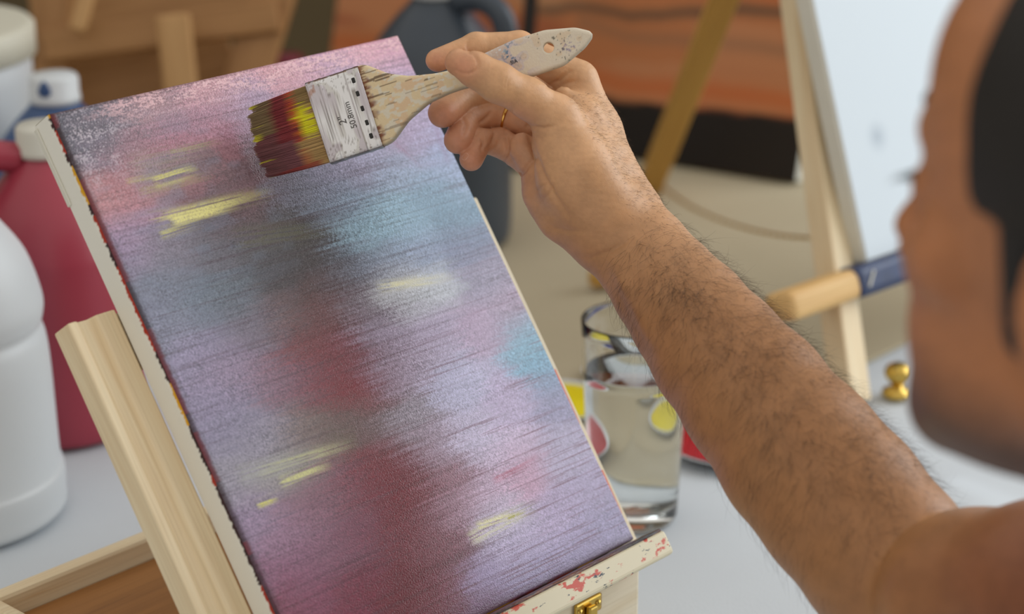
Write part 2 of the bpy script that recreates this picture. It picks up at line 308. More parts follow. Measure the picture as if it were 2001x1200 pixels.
# geometry: gently bowed, rounded edge, fine ridges left by the brush
RIM = 2.0; ex = np.minimum(np.minimum(GU, CW*1000-GU), np.minimum(GV, CH*1000-GV)); rr = np.clip(1-ex/RIM, 0, 1)
HZ = -RIM*(1-np.sqrt(np.clip(1-rr**2, 0, 1)))+.06*(s2-.5)+.05*(s1-.5)+.06*(gr-.5)
P3 = np.stack([GU/1000, GV/1000, HZ/1000], -1).reshape(-1, 3)
i, j = np.meshgrid(np.arange(nu-1), np.arange(nv-1), indexing='ij'); k = i*nv+j
F = np.stack([k, k+nv, k+nv+1, k+1], -1).reshape(-1, 4)
pm, nt, bs = attr_mat('oil_paint_and_sheen', 'paint', .24, .42, [((1, 1, 1), 1000, 2, .0006, .60), ((25, 900, 1), 1.0, 2, .0003, .20)])
CM = frame(BL, U, V, N)
face = mesh_obj('painted_face', P3, F, pm, True, root, CM); set_col(face, 'paint', col.reshape(-1, 3))
# sides of the canvas: cream cloth folded round, with a ragged edge of paint
TH = .0205
def side(name, p0, p1, seed, rag):
    p0 = np.array(p0); p1 = np.array(p1); n1, n2 = 420, 26; a = np.linspace(0, 1, n1); b = np.linspace(0, 1, n2); AA, BB = np.meshgrid(a, b, indexing='ij')
    L = np.linalg.norm(p1-p0); out = nrm([p1[1]-p0[1], -(p1[0]-p0[0]), 0])
    P = (p0[None, None]+(p1-p0)*AA[..., None]); z = -RIM/1000-BB*(TH-RIM/1000)
    P = np.dstack([P, z]); P[..., :2] += (out[:2]*.0007)*np.clip(BB*6, 0, 1)[..., None]
    s = AA*L*1000; t = BB*TH*1000
    edge = rag*(1.0+1.6*vnoise(s/1.3, s*0+seed, seed)+.8*vnoise(s/.5, s*0+2, seed+1))
    pc = np.tile(lin('e4e2d8'), AA.shape+(1,)); m = np.clip((edge-t)/.4, 0, 1)
    tone = vnoise(s/18, s*0+5, seed+2); rim = np.where((tone > .62)[..., None], lin('a8321f'), np.where((tone < .2)[..., None], lin('d8a018'), lin('3a2226')))
    pc = pc*(1-m[..., None])+rim*m[..., None]
    i, j = np.meshgrid(np.arange(n1-1), np.arange(n2-1), indexing='ij'); k = i*n2+j
    o = mesh_obj(name, P.reshape(-1, 3), np.stack([k, k+1, k+n2+1, k+n2], -1).reshape(-1, 4), sm_, True, root, CM); set_col(o, 'paint', pc.reshape(-1, 3)); return o
sm_, _, _ = attr_mat('primed_side', 'paint', .7, .3, [((1, 1, 1), 1400, 2, .0003, .4)])
side('canvas_side', (0, CH), (0, 0), 61, 1.0); side('canvas_side', (0, 0), (CW, 0), 64, 3.0); side('canvas_side', (CW, 0), (CW, CH), 67, .9); side('canvas_side', (CW, CH), (0, CH), 70, 2.5)
for (a, b) in (((.0, .02), (CW, .02)), ((0, CH-.02), (CW, CH-.02)), ((.02, .04), (.02, CH-.04)), ((CW-.02, .04), (CW-.02, CH-.04))):
    bar('stretcher_bar', cv(*a, -.0115), cv(*b, -.0115), .036, .010, M['pine'], root, up=N, bev=.001)
bm_obj('folded_corner', box_bm(.0012, .05, .004, .0005, 1), M['cream'], root, frame(cv(-.0012, CH-.027, -TH+.001), U, V, N))
# ================================================================== near easel: a box easel
es = empty('box_easel', bx(.12, -.15, TZ)); tag(es, 'pale pine table box easel holding the blue and maroon painting, splashed with red paint', 'easel')
PW = -TH-.0005
def stile(u0, u1, L=.322, mat=None):
    n = 60; pts = [(0, 0), (.006, .0), (.010, -.0045), (.016, -.005), (.020, 0), (u1-u0, 0), (u1-u0, -.018), (0, -.018)]
    bm = bmesh.new(); vs = []
    for q in (0, 1): vs.append([bm.verts.new((q*L, x, z)) for x, z in pts])
    for i in range(len(pts)): bm.faces.new((vs[0][i], vs[0][(i+1) % len(pts)], vs[1][(i+1) % len(pts)], vs[1][i]))
    bm.faces.new(vs[0][::-1]); bm.faces.new(vs[1]); bmesh.ops.recalc_face_normals(bm, faces=bm.faces[:])
    bmesh.ops.bevel(bm, geom=[e for e in bm.edges], offset=.0012, segments=2, affect='EDGES', profile=.5)
    return bm_obj('stile', bm, mat or M['pine'], es, frame(cv(u0, .2545, PW), -V, U, N))
stile(-.0345, -.001); stile(.2705, .3055, .262, M['pale_pine'])  # right stile in paler pine, its white light put into the colour
OS = plain('orange_smear', '#cf5a2c', .4, .15, 90); rst = [c for c in es.children if c.name.startswith('stile')][-1]
for (v0, v1, u_, w_) in ((.125, .085, .3015, .0035), (.090, .045, .2985, .0045), (.050, .018, .3020, .0022)): bar('paint_smear', cv(u_, v0, PW+.0003), cv(u_-.001, v1, PW+.0003), w_, .0008, OS, rst, up=N, bev=.0003)
for v in (.235, .03): bar('cross_rail', cv(-.001, v, PW-.010), cv(.2725, v, PW-.010), .035, .014, M['pine'], es, up=N)
# ledge the canvas stands on
LM, nt, bs = newmat('splashed_ledge'); v0 = coords(nt, (1, 1, 1)); sp = noise(nt, coords(nt, (60, 160, 160)), 1.0, 5, .7); sp2 = noise(nt, coords(nt, (28, 60, 60)), 1.3, 4, .6)
base = mix(nt, ramp(nt, sp2, [(.57, (0, 0, 0, 1)), (.60, (1, 1, 1, 1))]), l4('#d9d0b4'), l4('#c8503e')); base = mix(nt, ramp(nt, sp, [(.60, (0, 0, 0, 1)), (.63, (1, 1, 1, 1))]), base, l4('#1f3546'))
nt.links.new(base, bs.inputs['Base Color']); bs.inputs['Roughness'].default_value = .5
DM, nt, bs = newmat('dark_paint_crust'); sp = noise(nt, coords(nt, (30, 300, 300)), 1.0, 4, .6)
nt.links.new(ramp(nt, sp, [(.35, l4('#20262b')), (.5, l4('#4a2320')), (.62, l4('#7c4a30')), (.7, l4('#2b2a2c'))]), bs.inputs['Base Color']); bs.inputs['Roughness'].default_value = .3; bump(nt, sp, bs, .8, .002)
ledge = bar('ledge', cv(-.045, -.010, .0035), cv(.2835, -.010, .0035), .050, .0165, LM, es, up=V, bev=.0028, seg=3)
bar('paint_crust', cv(-.043, -.0012, .0185), cv(.281, -.0012, .0185), .0185, .0022, DM, ledge, up=V, bev=.001)
# box body: walls, floor, drawer front and latch
BH0, BH1 = TZ+.004, TZ+.062
BR_ = .287
rbox('box_floor', -.036, BR_-.004, -.27, -.012, BH0, BH0+.006, M['pine_dark'], es)
rbox('box_wall', -.040, BR_, -.282, -.270, BH0, BH1, M['pine'], es); rbox('box_wall', -.040, -.028, -.270, -.012, BH0, BH1, M['pine'], es); rbox('box_wall', BR_-.012, BR_, -.270, -.012, BH0, BH1, M['pine'], es)
rbox('box_lid', -.028, BR_-.012, -.270, -.05, BH1-.022, BH1-.016, M['pine_dark'], es)  # box inside in darker wood, its shade put into the colour
fr = rbox('drawer_front', -.040, BR_, -.012, .002, BH0, BH1+.002, M['pine'], es)
fr.data.materials[0] = M['pale_pine']
# brass latch on the drawer front
lat = bm_obj('latch', box_bm(.026, .002, .012, .0015, 2), M['brass'], es, frame(bx(.232, .0035, BH1-.010), U, np.cross([0, 0, 1], U), (0, 0, 1)))
def rlat(name, u, n, z, sx, sy, sz, rot=0): 
    m = frame(bx(u, n, z), U, np.cross([0, 0, 1], U), (0, 0, 1)) @ Matrix.Rotation(rot, 4, 'Y'); return bm_obj(name, box_bm(sx, sy, sz, .0012, 2), M['brass'], lat, m)
rlat('hasp', .232, .007, BH1-.018, .008, .004, .020); rlat('plate', .232, .0035, BH1-.030, .022, .002, .010)
for du in (-.009, .009):
    for dz in (-.010, -.030): 
        o = lathe('screw', [(0, .0016), (.0018, .0012), (.0024, 0)], M['brass'], lat, frame(bx(.232+du, .0046, BH1+dz), U, (0, 0, 1), NH), 12)
# ================================================================== implicit-surface modelling (camera-aligned millimetres: x right, y up, z deep)
def cmm(px, py, d): k = d/FPX; return np.array([(px-1000.5)*k, -(py-600.0)*k, d])
def mm2w(Pm): Pm = np.asarray(Pm, float); return CAM+(Pm[..., :1]*RT+Pm[..., 1:2]*UP+Pm[..., 2:3]*FW)/1000
def w2mm(v): v = np.asarray(v, float); return np.stack([v@RT, v@UP, v@FW], -1)*1000
class Grid:
    def __init__(g, xs, ys, zs): g.ax = [np.asarray(a, np.float32) for a in (xs, ys, zs)]; g.F = np.full([len(a) for a in g.ax], 60., np.float32)
    def sl(g, lo, hi):
        r = []
        for a, l, h in zip(g.ax, lo, hi): i = max(0, np.searchsorted(a, l)-1); r.append(slice(i, max(i+1, min(len(a), np.searchsorted(a, h)+1))))
        return tuple(r)
    def pts(g, sl): return [g.ax[0][sl[0]][:, None, None], g.ax[1][sl[1]][None, :, None], g.ax[2][sl[2]][None, None, :]]
def smin(a, b, k):
    h = np.clip(.5+.5*(b-a)/k, 0, 1); return b*(1-h)+a*h-k*h*(1-h)
def rcone(p, a, b, ra, rb, sq=1.0):
    X, Y, Z = p; ab = b-a; L2 = float(ab@ab)+1e-9
    t = np.clip(((X-a[0])*ab[0]+(Y-a[1])*ab[1]+(Z-a[2])*ab[2])/L2, 0, 1)
    return np.sqrt((X-a[0]-t*ab[0])**2+(Y-a[1]-t*ab[1])**2+((Z-a[2]-t*ab[2])*sq)**2)-(ra+(rb-ra)*t)
def ellip(p, c, R, rad):
    q = [sum((p[k]-c[k])*R[i][k] for k in range(3)) for i in range(3)]
    k0 = np.sqrt(sum((q[i]/rad[i])**2 for i in range(3))); k1 = np.sqrt(sum((q[i]/rad[i]**2)**2 for i in range(3)))+1e-6
    return k0*(k0-1)/k1
class Group:
    """a list of primitives blended together with one radius"""
    def __init__(g, k): g.k = k; g.pr = []
    def cone(g, a, b, ra, rb, sq=1.0): g.pr.append(('c', np.array(a, float), np.array(b, float), ra, rb, sq)); return g
    def ell(g, c, R, rad): g.pr.append(('e', np.array(c, float), R, rad)); return g
    def chain(g, J, sq=1.0):
        for (a, ra), (b, rb) in zip(J[:-1], J[1:]): g.cone(a, b, ra, rb, sq)
        return g
    def bbox(g):
        lo = np.full(3, 1e9); hi = -lo
        for q in g.pr:
            if q[0] == 'c': r = max(q[3], q[4])/min(1, q[5]); pp = (q[1], q[2])
            else: r = max(q[3]); pp = (q[1],)
            for c in pp: lo = np.minimum(lo, c-r); hi = np.maximum(hi, c+r)
        return lo-g.k-14, hi+g.k+14
    def field(g, grid, sl=None):
        if sl is None: sl = grid.sl(*g.bbox())
        D = np.full([s.stop-s.start for s in sl], 60., np.float32)
        for q in g.pr:
            if q[0] == 'c': r = max(q[3], q[4])/min(1, q[5]); lo = np.minimum(q[1], q[2])-r-g.k-14; hi = np.maximum(q[1], q[2])+r+g.k+14
            else: r = max(q[3]); lo = q[1]-r-g.k-14; hi = q[1]+r+g.k+14
            s2 = grid.sl(lo, hi); s2 = tuple(slice(max(a.start, b.start), min(a.stop, b.stop)) for a, b in zip(s2, sl))
            if any(s.stop <= s.start for s in s2): continue
            loc = tuple(slice(a.start-b.start, a.stop-b.start) for a, b in zip(s2, sl)); p = grid.pts(s2)
            d = rcone(p, *q[1:]) if q[0] == 'c' else ellip(p, *q[1:])
            D[loc] = smin(D[loc], d.astype(np.float32), g.k)
        return sl, D
def surface_nets(F, ax):
    s = F < 0; n0, n1, n2 = F.shape
    a = s[:-1] & s[1:]; b = s[:-1] | s[1:]; a = a[:, :-1] & a[:, 1:]; b = b[:, :-1] | b[:, 1:]; a = a[:, :, :-1] & a[:, :, 1:]; b = b[:, :, :-1] | b[:, :, 1:]
    I = np.argwhere(b & ~a); del a, b
    lid = (I[:, 0]*(n1-1)+I[:, 1])*(n2-1)+I[:, 2]; acc = np.zeros((len(I), 3)); cnt = np.zeros(len(I))
    cor = [(x, y, z) for x in (0, 1) for y in (0, 1) for z in (0, 1)]; val = {c: F[I[:, 0]+c[0], I[:, 1]+c[1], I[:, 2]+c[2]].astype(float) for c in cor}
    for c in cor:
        for d in range(3):
            if c[d] == 0:
                e = list(c); e[d] = 1; e = tuple(e); fa, fb = val[c], val[e]; m = (fa < 0) != (fb < 0); t = np.where(m, fa/np.where(m, fa-fb, 1), 0)
                for k in range(3): acc[:, k] += m*(c[k]+(t if k == d else 0))
                cnt += m
    acc /= cnt[:, None]; Vv = np.stack([ax[k][I[:, k]]+acc[:, k]*(ax[k][I[:, k]+1]-ax[k][I[:, k]]) for k in range(3)], -1)
    faces = []
    for d in range(3):
        hi = [slice(None)]*3; lo = [slice(None)]*3; hi[d] = slice(1, None); lo[d] = slice(None, -1)
        E_ = np.argwhere(s[tuple(lo)] != s[tuple(hi)]); u, v = (d+1) % 3, (d+2) % 3
        E_ = E_[(E_[:, u] > 0) & (E_[:, v] > 0) & (E_[:, u] < F.shape[u]-1) & (E_[:, v] < F.shape[v]-1)]
        ins = s[E_[:, 0], E_[:, 1], E_[:, 2]]; q = []
        for du, dv in ((-1, -1), (0, -1), (0, 0), (-1, 0)):
            c = E_.copy(); c[:, u] += du; c[:, v] += dv; q.append(np.searchsorted(lid, (c[:, 0]*(n1-1)+c[:, 1])*(n2-1)+c[:, 2]))
        q = np.stack(q, -1); q[~ins] = q[~ins][:, ::-1]; faces.append(q)
    return Vv, np.vstack(faces)
def rngs(*segs): return np.unique(np.concatenate([np.arange(a, b+st*.01, st) for a, b, st in segs]).round(3))
# ================================================================== the painter
DZ = 30.0                                            # the whole hand stands this much deeper than its sketch depths
def hp(px, py, d, r): d = d+DZ; return (cmm(px, py, d), r*d/FPX)
gx = rngs((-72, 104, .85), (105, 320, 2.2), (322, 660, 7)); gy = rngs((-760, -262, 9), (-260, 18, 2.2), (18.5, 186, .85), (187, 250, 4)); gz = rngs((470, 690, 8), (692, 1120, 3.2), (1122, 1262, 2.4), (1263, 1402, .85))
G = Grid(gx, gy, gz)
# hand: palm and metacarpals
palm = Group(9)
palm.chain([hp(1128,160,1312,40), hp(1165,255,1308,45), hp(1228,405,1300,55)]); palm.chain([hp(1112,195,1332,38), hp(1150,290,1325,46), hp(1212,425,1308,55)])
palm.chain([hp(1082,255,1334,36), hp(1125,335,1322,44), hp(1195,445,1305,54)]); palm.chain([hp(1048,318,1318,36), hp(1085,395,1308,44), hp(1180,462,1298,52)])
palm.chain([hp(1058,372,1302,36), hp(1100,425,1295,42), hp(1165,470,1290,50)])                        # heel of the hand
palm.chain([hp(1022,288,1306,28), hp(1060,330,1306,34)])
palm.chain([hp(1100,185,1292,16), hp(1135,230,1292,34), hp(1185,310,1290,44)])                        # web between thumb and index
thumb = Group(5); thumb.chain([hp(896,122,1253,27), hp(930,137,1250,33), hp(972,161,1252,37.5), hp(1032,192,1262,38), hp(1088,232,1270,44)])
thenar = Group(12); thenar.chain([hp(1088,232,1270,44), hp(1135,320,1272,52), hp(1195,410,1276,58)]); thenar.chain([hp(1085,285,1276,44), hp(1108,355,1278,50), hp(1165,435,1280,56)])
index = Group(3); index.chain([hp(1128,158,1312,38), hp(1015,90,1306,29), hp(930,90,1298,26), hp(854,118,1290,22.5)])
middle = Group(3); middle.chain([hp(1112,192,1330,36), hp(990,168,1342,31), hp(905,190,1322,28), hp(865,221,1300,29)])
ring = Group(3); ring.chain([hp(1075,258,1330,34), hp(975,222,1338,30), hp(912,234,1322,26.5), hp(894,274,1303,27)])
pinky = Group(3); pinky.chain([hp(1040,315,1316,33), hp(976,278,1328,27.5), hp(938,276,1318,24), hp(921,311,1303,23.5)])
# forearm
fore = Group(8)
sec = [(1180,402,1296,78,1.3), (1210,444,1290,86,1.3), (1255,499,1280,93,1.25), (1302,561,1266,103,1.15), (1348,617,1250,115,1.1), (1405,692,1232,129,1.05), (1475,776,1210,143,1.0), (1565,891,1185,158,1.0), (1645,985,1170,164,1.0), (1732,1092,1152,165,1.0), (1805,1188,1140,155,1.0)]
for q0, q1 in zip(sec[:-1], sec[1:]):
    (a_, ra_), (b_, rb_) = hp(*q0[:4]), hp(*q1[:4]); fore.cone(a_, b_, ra_, rb_, (q0[4]+q1[4])/2)
upper = Group(14); SH = np.array([378., -150., 945.])
upper.chain([hp(1830,1195,1130,150), hp(1905,1180,1090,176), hp(2060,1165,1035,186)]); upper.cone(hp(2060,1165,1035,186)[0], SH, 46, 56)
# torso and neck
HC = np.array([244., 22., 792.])
NB = np.array([318., -110., 800.])
downv = w2mm((0, 0, -1))/1000; LEFTW = w2mm(nrm((-.55, -.83, 0)))/1000     # his left, towards the camera
FACEW = nrm((-.66, .75, .03)); FC = w2mm(FACEW)/1000
chest = NB+downv*170+w2mm((.05, -.03, 0)); SHL = 2*(NB+downv*70)-SH; SHL = NB+(SHL-NB)*.95+downv*10
torso = Group(40); torso.cone(NB+downv*40, SH, 46, 54).cone(NB+downv*40, SHL, 46, 54); torso.ell(chest, np.stack([nrm(SHL-SH), downv, np.cross(nrm(SHL-SH), downv)]), (165, 180, 105))
torso.cone(chest+downv*120, chest+downv*330, 118, 122)
torso.chain([(SHL, 54), (SHL+downv*150+w2mm((0.02, -.03, 0)), 48), (SHL+downv*285+w2mm((-.02, .02, 0)), 40), (SHL+downv*330+w2mm((-.20, .14, 0)), 36)])
torso.cone(NB+downv*70, HC+downv*55-FC*22, 62, 58)
# head, local axes: FC forward, HL his left, HU up
HU = w2mm((0, 0, 1))/1000; HU = nrm(HU-FC*(HU@FC)); HL = np.cross(HU, FC); HL = HL if HL[2] < 0 else -HL
HR = np.stack([FC, HL, HU])
def hd(f, l, u): return HC+FC*f+HL*l+HU*u
head = Group(16)
head.ell(hd(-12, 0, 38), HR, (98, 76, 88)); head.ell(hd(30, 0, 14), HR, (68, 64, 80)); head.ell(hd(44, 0, -48), HR, (60, 54, 60)); head.ell(hd(41, 0, 58), HR, (58, 60, 56))
head.cone(hd(10, 44, -50), hd(78, 14, -88), 20, 17); head.cone(hd(10, -44, -50), hd(78, -14, -88), 20, 17); head.cone(hd(88, 0, -90), hd(84, 0, -84), 16, 17)
feat = Group(7)
feat.cone(hd(86, 28, 31), hd(94, 8, 29), 10, 9).cone(hd(86, -28, 31), hd(94, -8, 29), 10, 9)            # brow ridge
feat.cone(hd(94, 0, 16), hd(115, 0, -22), 6, 10).cone(hd(104, 12, -26), hd(104, -12, -26), 9, 9)         # nose
feat.cone(hd(60, 45, -10), hd(76, 30, -20), 20, 18).cone(hd(60, -45, -10), hd(76, -30, -20), 20, 18)     # cheeks
feat.cone(hd(90, 16, -50), hd(97, 0, -49), 6, 7).cone(hd(90, -16, -50), hd(97, 0, -49), 6, 7).cone(hd(88, 14, -61), hd(94, 0, -61), 6, 7.5).cone(hd(88, -14, -61), hd(94, 0, -61), 6, 7.5)
feat.cone(hd(83, 31, 8), hd(84, 30, 8), 11, 11).cone(hd(83, -31, 8), hd(84, -30, 8), 11, 11)             # eyeballs under the lids
for sg in (1, -1):
    feat.ell(hd(-8, sg*79, -4), np.stack([nrm(FC*.9+HL*sg*.45), nrm(HL*sg*.9-FC*.45), HU]), (16, 6, 30))
def merge(grp, k):
    sl, D = grp.field(G); G.F[sl] = smin(G.F[sl], D, k)
merge(fore, 10); merge(palm, 12); merge(thenar, 11)
base = G.F.copy()
for f, k in ((thumb, 6), (index, 5), (middle, 3), (ring, 3), (pinky, 4)):
    sl, D = f.field(G); t = smin(base[sl], D, k); G.F[sl] = smin(G.F[sl], t, .7)
del base
merge(upper, 6); merge(torso, 22); merge(head, 14); merge(feat, 8)
BV, BF = surface_nets(G.F, G.ax); del G
# relax the net slightly, then press the skin creases in
me = BF; nb = np.zeros_like(BV); ct = np.zeros(len(BV))
for a, b in ((0, 1), (1, 2), (2, 3), (3, 0)):
    for x, y in ((a, b), (b, a)):
        for k in range(3): nb[:, k] += np.bincount(BF[:, x], BV[BF[:, y], k], len(BV))
        ct += np.bincount(BF[:, x], minlength=len(BV))
BV = BV*.5+.5*nb/np.maximum(ct, 1)[:, None]
fn = np.cross(BV[BF[:, 2]]-BV[BF[:, 0]], BV[BF[:, 3]]-BV[BF[:, 1]]); vn = np.stack([sum(np.bincount(BF[:, q], fn[:, k], len(BV)) for q in range(4)) for k in range(3)], -1); vn /= np.linalg.norm(vn, axis=1, keepdims=True)+1e-9
bpx = 1000.5+FPX*BV[:, 0]/BV[:, 2]; bpy_ = 600-FPX*BV[:, 1]/BV[:, 2]
def seg_dist(px, py, pts):
    d = np.full(len(px), 1e9); s = np.zeros(len(px)); P = np.asarray(pts, float); n = len(P)-1
    for i in range(n):
        a, b = P[i], P[i+1]; ab = b-a; t = np.clip(((px-a[0])*ab[0]+(py-a[1])*ab[1])/(ab@ab), 0, 1); q = np.hypot(px-a[0]-t*ab[0], py-a[1]-t*ab[1]); m = q < d; d[m] = q[m]; s[m] = ((i+t)/n)[m]
    return d, s
crease = [([(1005,350),(1022,335),(1044,310)], 4.5, 1.5), ([(1030,246),(1045,300),(1062,345),(1085,385),(1110,420)], 6, 1.1), ([(1030,246),(1062,251),(1085,246)], 3.5, .9),
  ([(990,262),(992,290),(983,318)], 4, 1.3), ([(958,222),(946,236),(938,240)], 4, 1.2), ([(966,262),(962,280),(950,292)], 3.5, 1.0), ([(1000,205),(990,235),(984,262)], 4, .5), ([(905,232),(912,245),(906,262)], 4, 1.0), ([(940,268),(946,280),(940,292)], 4, 1.0),
  ([(916,78),(914,92),(918,102)], 4, .8), ([(1075,166),(1092,158),(1112,140)], 5, 1.3), ([(1085,172),(1108,162),(1125,158)], 5, .9),
  ([(1040,380),(1060,362),(1066,352)], 4, .7), ([(1052,400),(1074,376),(1080,362)], 4, .7), ([(1150,505),(1190,492),(1225,470)], 5, .8), ([(1062,440),(1110,452),(1142,452)], 6, .5)]
crease.append(([(907+28*math.cos(t)*math.cos(.36)-22*math.sin(t)*math.sin(.36), 121+28*math.cos(t)*math.sin(.36)+22*math.sin(t)*math.cos(.36)) for t in np.linspace(-1.9, 1.9, 14)], 3.2, .7))
dis = np.zeros(len(BV)); front = (vn[:, 2] < .2) & (BV[:, 2] > 1240)
for pts, wd, dp in crease:
    d, s = seg_dist(bpx, bpy_, pts); dis += np.where(front, 1.5*dp*np.exp(-(d/wd)**2)*np.sin(np.pi*np.clip(s, .06, .94))**.5, 0)
for k in range(7):                                    # fine folds over the thumb joint
    d, s = seg_dist(bpx, bpy_, [(962+k*6, 128+k*3), (958+k*5.5, 146+k*3), (955+k*6, 160+k*3.4)]); dis += np.where(front & (BV[:, 2] < 1300), .38*np.exp(-(d/2.0)**2)*np.sin(np.pi*np.clip(s, 0, 1)), 0)
hand_w = np.clip((560-bpy_)/160, 0, 1)*(BV[:, 2] > 1200)
dis += hand_w*np.where(bpx > 1040, .22*(vnoise(bpx/16+bpy_/40, bpy_/5.0, 91)-.5), .10*(vnoise(bpx/8, bpy_/6, 92)-.5))
# tendon and muscle relief along the forearm
d, s = seg_dist(bpx, bpy_, [(1185,500),(1235,590),(1300,720)]); arm_front = (vn[:, 2] < .3) & (BV[:, 2] > 1080); dis -= np.where(arm_front, 1.6*np.exp(-(d/16)**2)*np.sin(np.pi*np.clip(s, 0, 1)), 0)
d, s = seg_dist(bpx, bpy_, [(1162,480),(1215,590),(1280,720)]); dis += np.where(arm_front, 1.2*np.exp(-(d/13)**2)*np.sin(np.pi*np.clip(s, 0, 1)), 0)
BV = BV-vn*dis[:, None]
# skin tone: paler pinker palm and finger pads, stubble on the jaw, dark brow
tone = np.tile(lin('#a5744a'), (len(BV), 1)); kh = np.clip((620-bpy_)/320, 0, 1)*(BV[:, 2] > 1150); tone = tone*(1-kh[:, None])+lin('#cfa076')*kh[:, None]
for (x, y, r) in ((866,225,30), (893,275,28), (921,312,26), (852,120,26), (905,130,34)):
    m = np.exp(-((bpx-x)**2+(bpy_-y)**2)/r**2)*(BV[:, 2] > 1200); tone = tone*(1-.6*m[:, None])+lin('#c8826a')*.6*m[:, None]
pm_ = np.clip((1075-bpx)/60, 0, 1)*np.clip((480-bpy_)/100, 0, 1)*(BV[:, 2] > 1200)*np.clip((bpy_-190)/30, 0, 1); tone = tone*(1-.4*pm_[:, None])+lin('#c98a70')*.4*pm_[:, None]
up_ = np.clip((1120-BV[:, 2])/120, 0, 1)*np.clip((BV[:, 2]-860)/60, 0, 1); tone = tone*(1-up_[:, None])+lin('#854a30')*up_[:, None]  # upper arm darker in the tone, standing for its shade
q = BV-HC; hf, hl, hu = q@FC, q@HL, q@HU; hm = (BV[:, 2] < 960) & (hu > -130) & (np.linalg.norm(q, axis=1) < 175)
tone[hm] = lin('#b4774f')
jaw = hm*np.clip((-46-hu)/34, 0, 1)*np.clip((hf+20)/40, 0, 1); lip = np.exp(-((hf-94)/14)**2-((hu+55)/11)**2-((hl)/18)**2)*hm
tone = tone*(1-.78*jaw[:, None])+lin('#2e211b')*.78*jaw[:, None]; tone = tone*(1-.8*lip[:, None])+lin('#9a5148')*.8*lip[:, None]
tone *= (1+.16*(vnoise(bpx/22, bpy_/22, 93)-.5)+.10*(vnoise(bpx/5, bpy_/5, 94)-.5))[:, None]
skin, nt, bs = attr_mat('skin', 'tone', .46, .45, [((1, 1, 1), 420, 3, .0006, .35), ((1, 1, 1), 1600, 2, .0003, .35)])
bs.inputs['Subsurface Weight'].default_value = .08; bs.inputs['Subsurface Radius'].default_value = (1.0, .4, .2); bs.inputs['Subsurface Scale'].default_value = .006
BW = mm2w(BV); person = empty('person', (float(mm2w(NB)[0])+.05, float(mm2w(NB)[1]), 0.0))
tag(person, 'dark-haired person in profile at right, bare arm raised, holding the paint brush to the canvas', 'person')
body = mesh_obj('body', BW, BF, skin, True, person); set_col(body, 'tone', np.clip(tone, .01, .95))
bvh = BVHTree.FromObject(body, bpy.context.evaluated_depsgraph_get())
def hit(px, py):
    r = ray(px, py); h = bvh.ray_cast(Vector(CAM), Vector(nrm(r))); return (np.array(h[0]), np.array(h[1])) if h[0] is not None else (None, None)
# ------------------------------------------------------------------ strands: many fine hairs in one mesh
def strands(name, root_, dirs, norms, lens, rad, mat, parent, curl=.5, nseg=5, cols=None, kind='stuff', tip=.15):
    root_ = np.asarray(root_); n = len(root_); t = np.linspace(0, 1, nseg+1); bend = rng.normal(0, 1, (n, 3))*curl
    P = root_[:, None]+lens[:, None, None]*(dirs[:, None]*t[None, :, None]+(norms*.30)[:, None]*np.sin(np.pi*t*.8)[None, :, None]*.6+bend[:, None]*(t**2)[None, :, None]*.35)
    Tg = np.gradient(P, axis=1); Tg /= np.linalg.norm(Tg, axis=2, keepdims=True)+1e-9; A_ = np.cross(Tg, norms[:, None]+.01); A_ /= np.linalg.norm(A_, axis=2, keepdims=True)+1e-9; B_ = np.cross(Tg, A_)
    rr_ = rad*(1-(1-tip)*t)[None, :, None, None]; th = np.arange(3)*2*np.pi/3
    Vv = (P[:, :, None]+rr_*(A_[:, :, None]*np.cos(th)[None, None, :, None]+B_[:, :, None]*np.sin(th)[None, None, :, None])).reshape(-1, 3)
    b = (np.arange(n)[:, None, None]*(nseg+1)+np.arange(nseg)[None, :, None])*3; j = np.arange(3)[None, None, :]; j2 = (j+1) % 3
    F_ = np.stack([b+j, b+j2, b+3+j2, b+3+j], -1).reshape(-1, 4)
    o = mesh_obj(name, Vv, F_, mat, True, parent)
    if kind: o['kind'] = kind
    if cols is not None: set_col(o, 'tone', np.repeat(cols.reshape(-1, 3), 3, 0))
    return o
M['hair'] = plain('dark_hair', '#150f0c', .6, .2, 60); M['body_hair'] = plain('body_hair', '#2c1f17', .5, .2, 60)
vnw = vn[:, :1]*RT+vn[:, 1:2]*UP+vn[:, 2:3]*FW
ax_ = nrm(mm2w(hp(1725,1085,1160,1)[0])-mm2w(hp(1240,470,1285,1)[0]))
arm_m = (bpx > 1180) & (bpx < 1880) & (bpy_ > 400) & (bpy_ < 1200) & (BV[:, 2] > 1090)
sa = ((bpx-1212)*.61+(bpy_-445)*.79)/850; sr = ((bpx-1212)*.79-(bpy_-445)*.61)/(95+90*np.clip(sa, 0, 1))     # along the arm 0..1, across -1..1
den = arm_m*np.clip((sa-.02)/.12, 0, 1)*np.clip((1.02-sa)/.25, 0, 1)*(.16+.55*np.clip((sr+.35)/.6, 0, 1))*np.clip((sr+1.15)/.3, .25, 1)*(vn[:, 2] < .55)
den *= .35+1.1*vnoise(bpx/45, bpy_/45, 95)
vw = np.ones(len(BV))*(2.2**2); vw[BV[:, 1] > 18] = 1.2                      # cell size differs over the mesh
prob = den*vw*np.clip(.25+.9*np.abs(vn[:, 2]), 0, 1); prob /= prob.sum(); idx = rng.choice(len(BV), 4200, p=prob); rt_ = BW[idx]+rng.normal(0, .0006, (4200, 3)); nn_ = vnw[idx]
circ = np.cross(ax_, nn_); dr = ax_[None]*(.75+.3*rng.normal(0, 1, (4200, 1)))+circ*(np.where(sr[idx] < -.1, .9, .35)[:, None]+.55*rng.normal(0, 1, (4200, 1)))+nn_*.22
